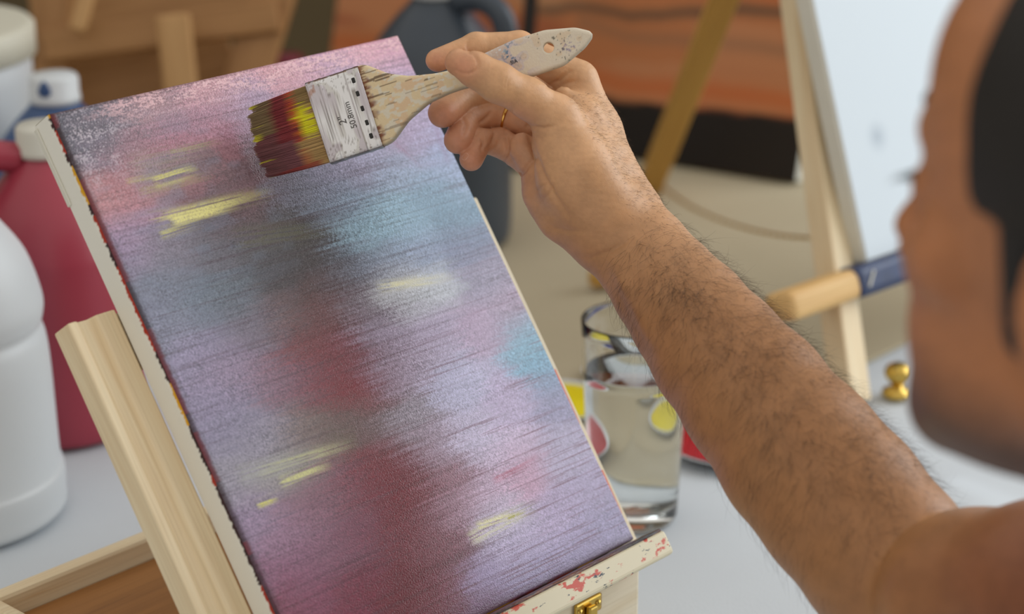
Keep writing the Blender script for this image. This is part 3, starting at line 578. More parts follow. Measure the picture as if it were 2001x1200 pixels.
dr -= nn_*np.clip((dr*nn_).sum(1, keepdims=True)-.2, 0, None); dr /= np.linalg.norm(dr, axis=1, keepdims=True)
strands('arm_hair', rt_-nn_*.0003, dr, nn_, rng.uniform(.008, .020, 4200), .000058, M['body_hair'], person, .45)
# short stubble on the back of the hand
hm_ = (bpx > 1080) & (bpx < 1300) & (bpy_ > 180) & (bpy_ < 470) & (BV[:, 2] > 1240) & (vn[:, 2] < .5); hs = ((bpx-1110)*.90-(bpy_-200)*.44)/60
prob = hm_*np.clip(hs/.5, 0, 1)*(vn[:, 0] > .05); prob = prob/prob.sum(); idx = rng.choice(len(BV), 1100, p=prob); nn_ = vnw[idx]
dr = ax_[None]*(.9+.3*rng.normal(0, 1, (1100, 1)))+np.cross(ax_, nn_)*.35*rng.normal(0, 1, (1100, 1))+nn_*.3; dr /= np.linalg.norm(dr, axis=1, keepdims=True)
strands('hand_hair', BW[idx]-nn_*.0002, dr, nn_, rng.uniform(.0018, .0045, 1100), .00006, M['body_hair'], person, .35, 4)
# fingernails: shallow shells laid on the skin
nailm = plain('fingernail', '#e0b5a6', .25, .03, 80)
def nail(cx_, cy_, ang, hl_, hw, name='fingernail', lift=.0004):
    n1, n2 = 13, 11; P = []; ok = True; ca, sa_ = math.cos(ang), math.sin(ang)
    for i in range(n1):
        for j in range(n2):
            a = -1+2*i/(n1-1); b = -1+2*j/(n2-1); b2 = b*(1-.22*abs(a)**4); x = a*hl_*math.sqrt(max(0, 1-.35*b*b)); y = b2*hw
            h, nn = hit(cx_+x*ca-y*sa_, cy_+x*sa_+y*ca)
            if h is None: return None
            P.append(h+nn*lift*(1-.5*max(abs(a), abs(b))**6))
    F_ = [(i*n2+j, (i+1)*n2+j, (i+1)*n2+j+1, i*n2+j+1) for i in range(n1-1) for j in range(n2-1)]
    o = mesh_obj(name, P, F_, nailm, True, person); m = o.modifiers.new('thick', 'SOLIDIFY'); m.thickness = .0006; m.offset = 0; return o
nail(907, 121, .36, 23, 18, 'thumbnail', .0007); nail(877, 283, -1.1, 8, 5); nail(909, 306, -.9, 8, 5)
# gold ring on the ring finger
a0 = mm2w(hp(1075,258,1330,1)[0]); a1 = mm2w(hp(975,222,1338,1)[0]); rc = a0+(a1-a0)*.83; rx = nrm(a1-a0); ry = nrm(np.cross(rx, [0, 0, 1])); rz = np.cross(rx, ry)
pr = [(.0101, -.0012), (.0106, -.0011), (.0109, 0), (.0106, .0011), (.0101, .0012), (.0098, 0)]
ro = lathe('finger_ring', pr, M['gold'], None, frame(rc, ry, rz, rx), 48, True, True); tag(ro, 'plain gold band worn on the ring finger of the raised hand', 'ring')
# head hair, brow, lashes
Hg = Grid(rngs((120, 380, 3)), rngs((-70, 210, 3)), rngs((660, 930, 3))); hg = Group(6)
hg.ell(hd(-16, 0, 40), HR, (106, 84, 96)).ell(hd(-60, 0, -10), HR, (52, 66, 70))
sl, D = hg.field(Hg); Hg.F[sl] = D; X, Y, Z = Hg.pts((slice(None),)*3); qx, qy, qz = X-HC[0], Y-HC[1], Z-HC[2]
f_ = qx*FC[0]+qy*FC[1]+qz*FC[2]; l_ = qx*HL[0]+qy*HL[1]+qz*HL[2]; u_ = qx*HU[0]+qy*HU[1]+qz*HU[2]
cut = np.maximum(f_-(46+.10*u_-.004*np.clip(70-u_, 0, 70)**1.5*3.2), -1e3); cut = np.minimum(cut, np.maximum(82-u_, f_-92)); cut = np.maximum(cut, np.where(f_ > -22, -(u_-18), -(u_+75)))
side_ = np.maximum(np.maximum(np.abs(f_-14)-9, -(u_+38)), 40-np.abs(l_)); sb, D2 = Group(3).cone(hd(10, 66, 20), hd(12, 64, -22), 17, 11).cone(hd(10, -66, 20), hd(12, -64, -22), 17, 11).field(Hg, (slice(0, Hg.F.shape[0]), slice(0, Hg.F.shape[1]), slice(0, Hg.F.shape[2])))
Hg.F = np.minimum(np.maximum(Hg.F, cut), D2).astype(np.float32)
hv, hfc = surface_nets(Hg.F, Hg.ax); mesh_obj('hair', mm2w(hv), hfc, M['hair'], True, person)
for sg in (1, -1):
    tube('eyebrow', [mm2w(hd(101-.35*abs(l)*(abs(l) > 18)*.8-.006*l*l, sg*l, 35+3*math.sin(l/14))) for l in (6, 12, 18, 24, 30, 36, 42)], [.002, .0045, .005, .005, .0045, .0035, .0015], M['hair'], person, 8)
    base_ = np.array([mm2w(hd(92-.012*(l-30)**2-(abs(l-30) > 8)*2, sg*l, 12)) for l in np.linspace(20, 42, 40)]); fd = (FC[0]*RT+FC[1]*UP+FC[2]*FW); ud = (HU[0]*RT+HU[1]*UP+HU[2]*FW); hlw = (HL[0]*RT+HL[1]*UP+HL[2]*FW)*sg
    dd = fd[None]*.8-ud[None]*.35+hlw[None]*np.linspace(-.2, .5, 40)[:, None]; dd /= np.linalg.norm(dd, axis=1, keepdims=True)
    strands('eyelashes', base_, dd, np.tile(ud, (40, 1)), np.full(40, .010), .0002, M['hair'], person, .1, 4)
# clothes: sleeveless shirt and trousers, out of the picture but keeping the figure whole
M['shirt'] = plain('charcoal_cotton', '#3a3c40', .85, .06, 12); M['denim'] = plain('denim', '#33405a', .85, .08, 14)
Sg = Grid(rngs((60, 760, 9)), rngs((-720, -60, 9)), rngs((420, 1040, 9))); tg = Group(40); tR = np.stack([nrm(SHL-SH), downv, np.cross(nrm(SHL-SH), downv)])
tg.ell(chest, tR, (171, 186, 111)).cone(chest+downv*120, chest+downv*350, 124, 130).cone(NB+downv*70, SH+(NB-SH)*.35+downv*20, 46, 54).cone(NB+downv*70, SHL+(NB-SHL)*.35+downv*20, 46, 54)
sl, D = tg.field(Sg); Sg.F[sl] = D; sv, sf = surface_nets(Sg.F, Sg.ax); mesh_obj('shirt', mm2w(sv), sf, M['shirt'], True, person)
hipw = mm2w(chest+downv*365); fwd = nrm((FACEW[0], FACEW[1], 0)); lat_ = np.array([-fwd[1], fwd[0], 0])
for sg in (1, -1):
    h0 = hipw+lat_*sg*.085; kn = h0+fwd*.40+lat_*sg*.05; kn[2] = .52; ft = kn+fwd*.02; ft[2] = .10
    tube('trouser_leg', smooth_prof([h0-fwd*.05, h0+fwd*.12, kn-fwd*.06, kn+fwd*.0+np.array([0, 0, -.03]), (kn+ft)/2, ft], 5), np.interp(np.linspace(0, 1, 26), [0, .2, .55, .7, 1], [.11, .095, .072, .068, .05]), M['denim'], person, 20)
    sh = tube('shoe', [ft-fwd*.06+np.array([0, 0, -.055]), ft+np.array([0, 0, -.05]), ft+fwd*.12+np.array([0, 0, -.06]), ft+fwd*.19+np.array([0, 0, -.07])], [.035, .045, .04, .022], M['black'], person, 16)
st = empty('stool', (hipw[0]-.02*fwd[0], hipw[1]-.02*fwd[1], 0)); tag(st, 'round wooden stool the painter sits on', 'stool')
zs = hipw[2]-.125; lathe('seat', [(0, 0), (.155, 0), (.165, .01), (.165, .022), (.155, .03), (0, .032)], M['pine'], st, Matrix.Translation((st.location.x, st.location.y, zs-.035)), 40)
for k in range(4):
    c, s_ = math.cos(k*math.pi/2+.6), math.sin(k*math.pi/2+.6); bar('leg', (st.location.x+c*.17, st.location.y+s_*.17, 0), (st.location.x+c*.11, st.location.y+s_*.11, zs-.034), .03, .03, M['pine'], st, up=(c, s_, 0))
# ================================================================== the paint brush
b0 = mm2w(cmm(722, 210, 1308.)); bt = mm2w(cmm(1158, 67, 1298.)); e1 = nrm(bt-b0); e2 = (.312*RT-.950*UP); e2 = nrm(e2-e1*(e2@e1)); e3 = np.cross(e1, e2); e3 = e3 if e3@FW < 0 else -e3
BM = frame(b0, e1, e2, e3)
if BM.to_3x3().determinant() < 0: e2f = True
brush = empty('paint_brush', b0); tag(brush, 'worn flat two-inch paint brush with paint-smeared wooden handle in the raised hand', 'paint brush')
KP = 1318/FPX                                        # millimetres per pixel at the brush
top_o = [(-4,-80),(8,-83),(20,-80),(56,-50),(93,-33),(142,-22),(192,-17.5),(240,-29),(305,-37),(368,-36.5),(426,-23),(452,-7),(460,0)]
bot_o = [(-4,80),(10,81),(26,77),(66,48),(115,28),(158,23),(190,23),(250,34),(320,42),(384,41),(433,21),(452,7),(460,0)]
xs = rngs((-4, 146, .55)); ys = rngs((-29, 29, .55)); zs_ = rngs((-7, 7, .55))
ti = np.interp(xs, [p[0]*KP for p in top_o], [p[1]*KP for p in top_o]); bi = np.interp(xs, [p[0]*KP for p in bot_o], [p[1]*KP for p in bot_o])
def smo(a): 
    for _ in range(6): a = np.convolve(np.pad(a, 2, 'edge'), [.1, .2, .4, .2, .1], 'valid')
    return a
ti, bi = smo(ti), smo(bi); mid = (ti+bi)/2; hw = (bi-ti)/2-np.where(xs > 142.5, (xs-142.5)*1.5, 0)
thk = np.interp(xs, [0, 40, 60, 100, 146], [5.6, 5.6, 5.0, 4.2, 3.4])
d2 = (np.abs(ys[None, :]-mid[:, None])-hw[:, None])*.92; dz = np.abs(zs_)[None, None, :]-thk[:, None, None]
k_ = 3.0; a_, b_ = d2[:, :, None], dz; Fh = np.maximum(a_, b_)+np.clip(k_-np.abs(a_-b_), 0, None)**2/(4*k_)
hole = 3.3-np.hypot(xs[:, None]-366*KP, ys[None, :]+.3)[:, :, None]; Fh = np.maximum(Fh, hole); Fh = np.maximum(Fh, (-3.0-xs)[:, None, None])
flip = -1.0 if np.cross(e1, e2)@e3 < 0 else 1.0
hv, hfc = surface_nets(Fh.astype(np.float32), (xs, ys, zs_))
def bloc(P): P = np.asarray(P, float)/1000; return b0+P[..., :1]*e1+P[..., 1:2]*e2+P[..., 2:3]*e3      # brush millimetres to world
hx, hy, hz = hv.T; hc = np.tile(lin('#dcc8a2'), (len(hv), 1))
def hb(c, m): 
    global hc; m = np.clip(m, 0, 1)[:, None]; hc = hc*(1-m)+lin(c)*m
n1 = vnoise(hx/9, hy/2.2+40, 101); n2 = vnoise(hx/2.4+9, hy/1.6+9, 102); n3 = vnoise(hx/.9, hy/.9+30, 103); n4 = vnoise(hx/5, hy/5+20, 104); n5 = vnoise(hx/14+5, hy/.8+50, 105)
hb('#d8cfc0', .75*np.clip((hx-55)/30, 0, 1)); hb('#d8b593', .6*np.clip((n4-.45)*4, 0, 1)*(hx > 12)*(hx < 48)); hb('#d9d8cf', .9*(n2 > .5)*np.exp(-((hx-46)/9)**2)*(n1 > .3)); hb('#d8d4c6', .7*(n2 > .62)*(hx < 45))
hb('#b5aac4', .6*np.exp(-((hx-88)/14)**2)*(n4 > .35)); hb('#d6bd9c', .5*(n4 > .62)*(hx > 80)); hb('#5a4632', .75*(n5 < .26)*(hx < 40)*(hy < -2)); hb('#6b543c', .5*(n5 < .2)*(hx < 45))
hb('#7a3d18', .95*np.clip((5.5-hx+5*(n2-.5))/4, 0, 1)*(n1 > .22)); hb('#3d6d92', .9*(n3 > .62)*np.exp(-((hx-92)/5)**2-((hy+5)/6)**2)*1.4*(n4 > .4)); hb('#dfe3e4', .9*(n3 > .6)*np.exp(-((hx-86)/5)**2-((hy+8)/3)**2))
hb('#5f6250', .8*(n3 > .80)*(n4 > .5)*np.exp(-((hx-124)/12)**2)); hb('#7d6d9c', .7*(n3 > .6)*np.exp(-((hx-128)/5)**2-((hy-3)/4)**2)); hb('#4a3d33', .7*(n3 > .86)*(n4 > .45)*np.exp(-((hx-112)/14)**2)); hb('#8b8a7c', .6*np.clip((hy-mid[np.clip(np.searchsorted(xs, hx), 0, len(xs)-1)]-hw[np.clip(np.searchsorted(xs, hx), 0, len(xs)-1)]+2)/2, 0, 1))
hm2, nt, bs = attr_mat('painted_handle', 'tone', .5, .4, [((1, 1, 1), 700, 3, .0005, .5)])
hf2 = hfc if flip > 0 else hfc[:, ::-1]
ho = mesh_obj('handle', bloc(hv), np.ascontiguousarray(hf2), hm2, True, brush); set_col(ho, 'tone', np.clip(hc, .005, .95))
# ferrule: a flattened metal sleeve with pressed ridges and nail holes
nS, nA = 72, 96; ss = np.linspace(-104*KP, 1.2, nS); th = np.arange(nA)*2*np.pi/nA
def sell(th, a, b, e): c, s_ = np.cos(th), np.sin(th); return a*np.sign(c)*np.abs(c)**(2/e), b*np.sign(s_)*np.abs(s_)**(2/e)
Pf = []; fc = []
for s_ in ss:
    y, z = sell(th, 25.9, 6.6, 7); r = 0
    for (c, w_, h) in ((-.5, 1.1, .45), (-7.0, 1.0, .55), (-24, .9, .6), (-31, 1.0, .5)): r += h*math.exp(-((s_-c)/w_)**2)
    r -= .35*(1 if -23 < s_ < -8 else 0)
    groove = .28*np.sin((y*1.0+s_*1.2)*2.3)*(-30 < s_ < -25.5)*(np.abs(y) < 23)
    Pf.append(np.stack([np.full(nA, s_), y+np.sign(y)*r*.2, z+np.sign(z)*(r+groove)], -1))
Pf = np.array(Pf); fn1 = vnoise(Pf[..., 0]/2+9, Pf[..., 1]/2+60, 111); fn2 = vnoise(Pf[..., 0]/5+9, Pf[..., 1]/6+60, 112); fn3 = vnoise(Pf[..., 0]/.8+9, Pf[..., 1]/.8+60, 113)
fcol = np.tile(lin('#cfcdca'), Pf.shape[:2]+(1,))
def fb(c, m):
    global fcol; m = np.clip(m, 0, 1)[..., None]; fcol = fcol*(1-m)+lin(c)*m
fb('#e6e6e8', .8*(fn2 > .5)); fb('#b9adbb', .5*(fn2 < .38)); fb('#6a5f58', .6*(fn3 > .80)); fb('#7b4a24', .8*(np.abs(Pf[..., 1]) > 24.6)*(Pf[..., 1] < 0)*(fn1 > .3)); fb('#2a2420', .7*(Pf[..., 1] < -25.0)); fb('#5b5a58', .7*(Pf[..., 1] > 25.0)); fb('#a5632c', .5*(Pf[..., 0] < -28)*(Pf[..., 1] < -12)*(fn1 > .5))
i, j = np.meshgrid(np.arange(nS-1), np.arange(nA), indexing='ij'); k = i*nA+j; k2 = i*nA+(j+1) % nA; Ff = np.stack([k, k2, k2+nA, k+nA], -1).reshape(-1, 4); Ff = Ff if flip < 0 else Ff[:, ::-1]
fm, nt, bs = attr_mat('worn_tin', 'tone', .36, .5, [((1, 1, 1), 500, 3, .0004, .4)], .55)
fo = mesh_obj('ferrule', bloc(Pf.reshape(-1, 3)), np.ascontiguousarray(Ff), fm, True, brush); set_col(fo, 'tone', fcol.reshape(-1, 3)); m = fo.modifiers.new('thick', 'SOLIDIFY'); m.thickness = .0004; m.offset = 0
Rb = frame((0, 0, 0), e1, e2, e3)
for y in (-18, -9.5, 0, 9, 17.5):
    bm = box_bm(.0022, .0034, .0008, .0004, 1); bm_obj('nail_hole', bm, M['black'], fo, frame(bloc([-3.6, y, 6.75]), e1, e2 if flip > 0 else e2, e3 if flip > 0 else np.cross(e1, e2)))
# stamped size marks, dark in the metal
def text(name, body_, size, s0, y0, z0, ang, mat, parent, ext=.00012):
    cu = bpy.data.curves.new(name, 'FONT'); cu.body = body_; cu.size = size; cu.extrude = ext; cu.align_x = 'CENTER'; cu.align_y = 'CENTER'
    tmp = bpy.data.objects.new(name, cu); C.objects.link(tmp); me_ = bpy.data.meshes.new_from_object(tmp.evaluated_get(bpy.context.evaluated_depsgraph_get())); bpy.data.objects.remove(tmp)
    o = bpy.data.objects.new(name, me_); C.objects.link(o); me_.materials.clear(); me_.materials.append(mat)
    ex = e1*math.cos(ang)-e2*math.sin(ang); ey = np.cross(e3, ex); o.matrix_basis = frame(bloc([s0, y0, z0]), ex, ey, e3); adopt(o, parent); return o
M['stamp'] = plain('stamped_ink', '#4a4644', .6, .1, 90)
text('size_mark', '50.8mm', .0052, -11.8, 1.5, 6.62, math.pi/2, M['stamp'], fo); text('size_mark', '2"', .0066, -17.4, 3.0, 6.62, math.pi/2, M['stamp'], fo)
text('handle_mark', 'SIA', .0033, 93, 1.5, 4.55, .05, M['stamp'], ho, .00025)
# bristles
nB = 5200; tn = rng.uniform(-1, 1, nB); zn = rng.uniform(-1, 1, nB); zn = np.sign(zn)*np.abs(zn)**.6; clump = vnoise(tn*9+20, zn*1.5+8, 121)
L0 = -104*KP+3; s_tip = -72.5+2.0*(clump-.5)*3+rng.normal(0, .8, nB)-1.5*tn+2.0*np.abs(tn)**3
t_ = np.linspace(0, 1, 9); gap = (vnoise(tn*7+3, zn*0+4, 122)-.5)
PB = np.zeros((nB, 9, 3)); PB[..., 0] = L0+(s_tip-L0)[:, None]*t_; PB[..., 1] = (tn*24.2)[:, None]+(-tn*1.4+gap*3.4+rng.normal(0, .35, nB)-.8)[:, None]*t_**1.6; PB[..., 2] = (zn*5.0)[:, None]*(1-.25*t_**2)+(rng.normal(0, .3, nB))[:, None]*t_-1.5*t_**2
sn = ((-104*KP)-PB[..., 0])/40.0; yn = PB[..., 1]/24.0; w1 = vnoise(yn*12+5, sn*3+3+PB[..., 2]*.2, 123)-.5; w2 = (vnoise(np.arange(nB)*.37, np.arange(nB)*.11, 124)-.5)[:, None]+0*sn
sw = sn+.10*w1+.07*w2
bc_ = np.tile(lin('#b2925e'), sn.shape+(1,))
def bb(c, m):
    global bc_; m = np.clip(m, 0, 1)[..., None]; bc_ = bc_*(1-m)+lin(c)*m
bb('#5f4a2c', .5*(w2 > .15)); bb('#6e5a34', .6*(yn < -.6)); bb('#d8d11e', 1.0*(sw > .06)*(sw < .36)*(yn > -.55+.3*w2)*(yn < .22+.3*w2)); bb('#b8452a', .9*(sw > .30)*(sw < .40)*(yn < .3)); bb('#b04a2a', .5*(sw > .28)*(sw < .36)*(yn > .5))
bb('#7e2a30', 1.0*(sw > .36)*(yn < .35)); bb('#74444a', 1.0*(sw > .40)*(yn >= .2)); bb('#7d6848', 1.0*(sw > .64)*(yn < -.12)); bb('#6e4244', .9*(sw > .66)*(yn >= -.12)); bb('#cfc828', .9*(sw > .93)*(w1 > .22)); bb('#1f1614', .7*(np.abs(gap)[:, None] < .02)*(sn > .4)); bb('#8c2a24', .8*(yn > .9)*(sn > .1))
bc_ *= (1.35+.6*w2)[..., None]
Tg = np.gradient(PB, axis=1); A_ = np.stack([-Tg[..., 1], Tg[..., 0], 0*Tg[..., 0]], -1); A_ /= np.linalg.norm(A_, axis=2, keepdims=True); B_ = np.array([0, 0, 1.0]); th3 = np.arange(3)*2*np.pi/3; rad = np.where(True, .19*(1-.45*t_), 0)
VB = PB[:, :, None]+rad[None, :, None, None]*(A_[:, :, None]*np.cos(th3)[None, None, :, None]+B_*np.sin(th3)[None, None, :, None])
b = (np.arange(nB)[:, None, None]*9+np.arange(8)[None, :, None])*3; j = np.arange(3)[None, None, :]; j2 = (j+1) % 3; FB = np.stack([b+j, b+j2, b+3+j2, b+3+j], -1).reshape(-1, 4)
bmat, nt, bs = attr_mat('painted_bristle', 'tone', .45, .5)
bo = mesh_obj('bristles', bloc(VB.reshape(-1, 3)), FB, bmat, True, brush); set_col(bo, 'tone', np.repeat(np.clip(bc_, .003, .95).reshape(-1, 3), 3, 0)); bo['kind'] = 'stuff'
bm_obj('bristle_core', box_bm(.030, .043, .006, .002, 1), M['pine_dark'], brush, frame(bloc([-104*KP-13, 0, -.6]), e1, e2, np.cross(e1, e2)))
# ================================================================== things on the table
def on_top(px, py, h): P = on_z(px, py, TZ+h); return P[0], P[1]
CL = .0022                                            # cloth lies this far above the board
def jug(name, xy, H, R, mat, label, hand=None, lidm='lid', shape=0, cat='paint jug'):
    r_ = empty(name, (xy[0], xy[1], TZ+CL)); tag(r_, label, cat, 'paint jugs on the table'); Mx = Matrix.Translation((xy[0], xy[1], TZ+CL))
    if shape == 0: pr = smooth_prof([(.86*R, 0), (.97*R, .006), (R, .03), (R, .30*H), (R, .56*H), (.96*R, .64*H), (.80*R, .74*H), (.55*R, .83*H), (.36*R, .885*H), (.30*R, .91*H), (.30*R, .945*H)], 5)
    else: pr = smooth_prof([(.90*R, 0), (.98*R, .006), (.985*R, .016), (.985*R, .034), (.955*R, .044), (.935*R, .40*H), (.91*R, .49*H), (.875*R, .525*H), (.90*R, .55*H), (.905*R, .60*H), (.80*R, .71*H), (.60*R, .80*H), (.38*R, .88*H), (.28*R, .915*H), (.28*R, .945*H)], 5)
    pr = np.vstack([[(0, .004)], pr, [(0, .945*H)]]); lathe('body', pr, mat, r_, Mx, 64)
    lr = max(.021, .33*R); lo = lathe('lid', [(0, H), (lr*.9, H), (lr, H-.003), (lr, H-.018), (lr*1.04, H-.019), (lr*1.04, H-.024), (lr*.8, H-.024)], M[lidm], r_, Mx, 48)
    if hand is not None:
        h = nrm([hand[0], hand[1], 0]); o_ = np.array([xy[0], xy[1], TZ+CL])
        pts = smooth_prof([o_+h*.30*R+np.array([0, 0, .90*H]), o_+h*.72*R+np.array([0, 0, .915*H]), o_+h*1.02*R+np.array([0, 0, .86*H]), o_+h*1.10*R+np.array([0, 0, .72*H]), o_+h*1.04*R+np.array([0, 0, .60*H]), o_+h*.85*R+np.array([0, 0, .53*H])], 7)
        tube('handle', pts, .0125, mat, r_, 16)
    return r_
jug('white_jug', on_z(-88, 1005, TZ)[:2], .285, .086, M['white_plastic'], 'large plain white plastic jug at the left edge, nearest the box easel', None, 'white_plastic', 1)
jug('red_jug', on_top(84, 243, .26), .258, .068, M['red_jug'], 'red paint jug with cream lid and loop handle behind the white jug', (-.9, -.35))
jug('blue_jug', on_top(104, 146, .25), .248, .067, M['blue_jug'], 'blue paint jug with paint-marked white lid behind the red jug', None, 'white_plastic')
b_ = bpy.data.objects['blue_jug']; bl = np.array(b_.location)
bm = bmesh.new(); bmesh.ops.create_uvsphere(bm, u_segments=14, v_segments=10, radius=1)
for v in bm.verts: v.co = Vector((v.co.x*.0050*(1.1-.5*v.co.z), v.co.y*.0015, v.co.z*.0075))
lidc = [c for c in b_.children if c.name.startswith('lid')][0]; bm_obj('paint_smear', bm, M['blue_jug'], lidc, Matrix.Translation((bl[0]-.004, bl[1]-.0228, TZ+CL+.240)), True)
jug('slate_jug', on_top(850, -52, .285), .285, .078, M['grey_jug'], 'slate grey paint jug standing behind the canvas and the hand', (.85, -.5), 'white_plastic')
mj = jug('maroon_bottle', on_top(560, 112, .10), .10, .034, M['maroon'], 'small maroon bottle half hidden behind the top edge of the painting', None, 'maroon', 0, 'bottle')
# white pail
pxy = on_top(-165, 50, .272); pr_ = empty('white_pail', (pxy[0], pxy[1], TZ+CL)); tag(pr_, 'tall white pail in the upper left corner behind the jugs', 'pail')
Mx = Matrix.Translation((pxy[0], pxy[1], TZ+CL)); lathe('body', [(0, 0), (.092, 0), (.096, .004), (.104, .22), (.104, .264), (.1015, .264), (.1015, .22), (.093, .006), (0, .006)], M['white_plastic'], pr_, Mx, 64)
M['pail_lid'] = plain('pail_lid', '#c9c6b6', .5, .03, 10)
lathe('rim', [(.1042, .240), (.109, .242), (.109, .268), (.106, .271), (.10, .2715), (.0, .2718)], M['pail_lid'], pr_, Mx, 64)
# ------------------------------------------------------------------ glass of water
gxy = np.array([.0915, 1.470]); g_ = empty('water_glass', (gxy[0], gxy[1], TZ+CL)); tag(g_, 'clear straight drinking glass of water standing behind the painting', 'glass'); Mx = Matrix.Translation((gxy[0], gxy[1], TZ+CL))
def clear(name, ior, colr, rough=0.0):
    m, nt, bs = newmat(name); bs.inputs['Base Color'].default_value = colr; bs.inputs['Transmission Weight'].default_value = 1.0; bs.inputs['IOR'].default_value = ior
    v = coords(nt, (1, 1, 1)); nt.links.new(ramp(nt, noise(nt, v, 40, 2), [(0, (rough, rough, rough, 1)), (1, (rough+.02, rough+.02, rough+.02, 1))]), bs.inputs['Roughness']); return m
M['glass'] = clear('clear_glass', 1.45, (.97, .985, .98, 1)); M['water'] = clear('water', 1.33, (.97, .985, .99, 1))
GH = .160; Ro = lambda z: .0335+.0075*z/GH; wt = .0018
pr = [(0, .0005), (.029, .0), (.0325, .002)]+[(Ro(z), z) for z in np.linspace(.006, GH-.001, 14)]+[(Ro(GH)-.0005, GH), (Ro(GH)-wt+.0003, GH-.0003)]+[(Ro(z)-wt, z) for z in np.linspace(GH-.002, .018, 14)]+[(.029, .0135), (.022, .0125), (0, .0122)]
lathe('tumbler', pr, M['glass'], g_, Mx, 96)
WL = .121; pr = [(0, .0120), (.022, .0123), (.029, .0133)]+[(Ro(z)-wt+.0004, z) for z in np.linspace(.018, WL-.0006, 12)]+[(Ro(WL)-wt-.0008, WL-.0004), (Ro(WL)-wt-.003, WL-.001), (0, WL-.001)]
lathe('water', pr, M['water'], g_, Mx, 96)
M['red_paint'] = plain('red_paint', '#b01f2c', .3, .08, 60); M['yellow_paint'] = plain('yellow_paint', '#e0d018', .3, .06, 60); M['blue_paint'] = plain('blue_paint', '#2c3f86', .3, .06, 60)
an = np.linspace(.35, 1.25, 22); rS = Ro(.128)-wt-.0003; zt = .1235+.0035*vnoise(an*14, an*0+4, 131); zb = .1205+0*an
Vs = np.concatenate([np.stack([rS*np.cos(an+.35), rS*np.sin(an+.35), zt+.002], -1), np.stack([rS*np.cos(an+.35), rS*np.sin(an+.35), zb+.0015], -1)])
mesh_obj('paint_smear', Vs, [(i, i+1, 23+i, 22+i) for i in range(21)], M['red_paint'], True, g_, Mx)
# ------------------------------------------------------------------ dishes of paint behind the glass
def dish(name, px, py, R, H, pm_, label):
    P = on_z(px, py, TZ); r_ = empty(name, (P[0], P[1], TZ+CL)); tag(r_, label, 'paint dish', 'paint dishes behind the glass'); Mx = Matrix.Translation((P[0], P[1], TZ+CL))
    lathe('dish', [(0, 0), (.7*R, 0), (.78*R, .002), (R, H-.001), (R-.0008, H), (R-.002, H-.001), (.74*R, .0035), (0, .003)], M['white_plastic'], r_, Mx, 48)
    n = 40; th = np.arange(n)*2*np.pi/n; rr_ = .90*R*(1+.02*np.sin(3*th+px)+.015*np.sin(7*th)); V0 = [(0, 0, H*1.12)]+[(a*.55*math.cos(t), a*.55*math.sin(t), H*1.08) for a, t in zip(rr_, th)]+[(a*math.cos(t), a*math.sin(t), H*.80) for a, t in zip(rr_, th)]
    F_ = [(0, 1+i, 1+(i+1) % n) for i in range(n)]+[(1+i, 1+n+i, 1+n+(i+1) % n, 1+(i+1) % n) for i in range(n)]
    mesh_obj('paint', V0, F_, pm_, True, r_, Mx)
dish('paint_dish', 1425, 880, .055, .009, M['red_paint'], 'white dish of red paint between the glass and the forearm'); dish('paint_dish', 1090, 803, .045, .009, M['yellow_paint'], 'dish of yellow paint between the painting and the water glass')
dish('paint_dish', 1185, 742, .022, .008, M['blue_paint'], 'small dish of blue paint seen through the water glass')
# ------------------------------------------------------------------ large orange landscape leaning at the back
PR = on_z(1556, 356, TZ+.007); a3 = nrm([PR[0]-on_z(1140, 291, TZ+.007)[0], PR[1]-on_z(1140, 291, TZ+.007)[1], 0]); n3_ = np.array([a3[1], -a3[0], 0]); n3_ = n3_ if n3_[1] < 0 else -n3_; t3 = math.radians(15)
v3 = -n3_*math.sin(t3)+np.array([0, 0, math.cos(t3)]); w3 = np.cross(a3, v3); w3 = w3 if w3[1] < 0 else -w3; PW3, PH3 = .66, .50; O3 = PR-a3*PW3
op = empty('landscape_painting', O3+a3*PW3/2); tag(op, 'large orange and black striped canvas leaning at the back of the table', 'painting')
nu3, nv3 = 130, 110; uu, vv = np.meshgrid(np.linspace(0, PW3, nu3), np.linspace(0, PH3, nv3), indexing='ij'); vv2 = vv+.010*(vnoise(uu*14, vv*6, 141)-.5)+.004*(vnoise(uu*50, vv*20, 142)-.5)
oc = np.tile(lin('#c07a4c'), uu.shape+(1,))
def ob(c, m):
    global oc; m = np.clip(m, 0, 1)[..., None]; oc = oc*(1-m)+lin(c)*m
ob('#d0642c', .9*np.clip((vv2-.19)/.03, 0, 1)); ob('#c98a60', .7*(vnoise(uu*9, vv*22, 143) > .52)*(vv2 < .17)); ob('#a85a38', .7*np.clip((vnoise(uu*7+5, vv*60, 144)-.55)*6, 0, 1)*(vv2 < .15)); ob('#c96a34', .8*np.exp(-((vv2-.088)/.012)**2))
ob('#5d4a38', .95*np.clip(1-np.abs(vv2-.178-.10*(uu-.5))/.011, 0, 1)*(uu > .28)); ob('#8a6a50', .5*np.exp(-((vv2-.145)/.008)**2)*(uu > .35)); ob('#19110c', 1.0*np.clip((.070-vv2)/.004, 0, 1)); ob('#c9b48c', .7*np.exp(-((uu-.28)/.05)**2-((vv2-.19)/.02)**2)); ob('#d9c2a6', .6*np.exp(-((uu-.19)/.07)**2-((vv-.21)/.02)**2))
om, nt, bs = attr_mat('landscape_paint', 'paint', .5, .4, [((1, 1, 1), 300, 3, .001, .3)])
i, j = np.meshgrid(np.arange(nu3-1), np.arange(nv3-1), indexing='ij'); k = i*nv3+j
hand3 = np.cross(a3, v3)@w3 > 0; Fq = np.stack([k, k+nv3, k+nv3+1, k+1], -1).reshape(-1, 4); Fq = Fq if hand3 else np.ascontiguousarray(Fq[:, ::-1])
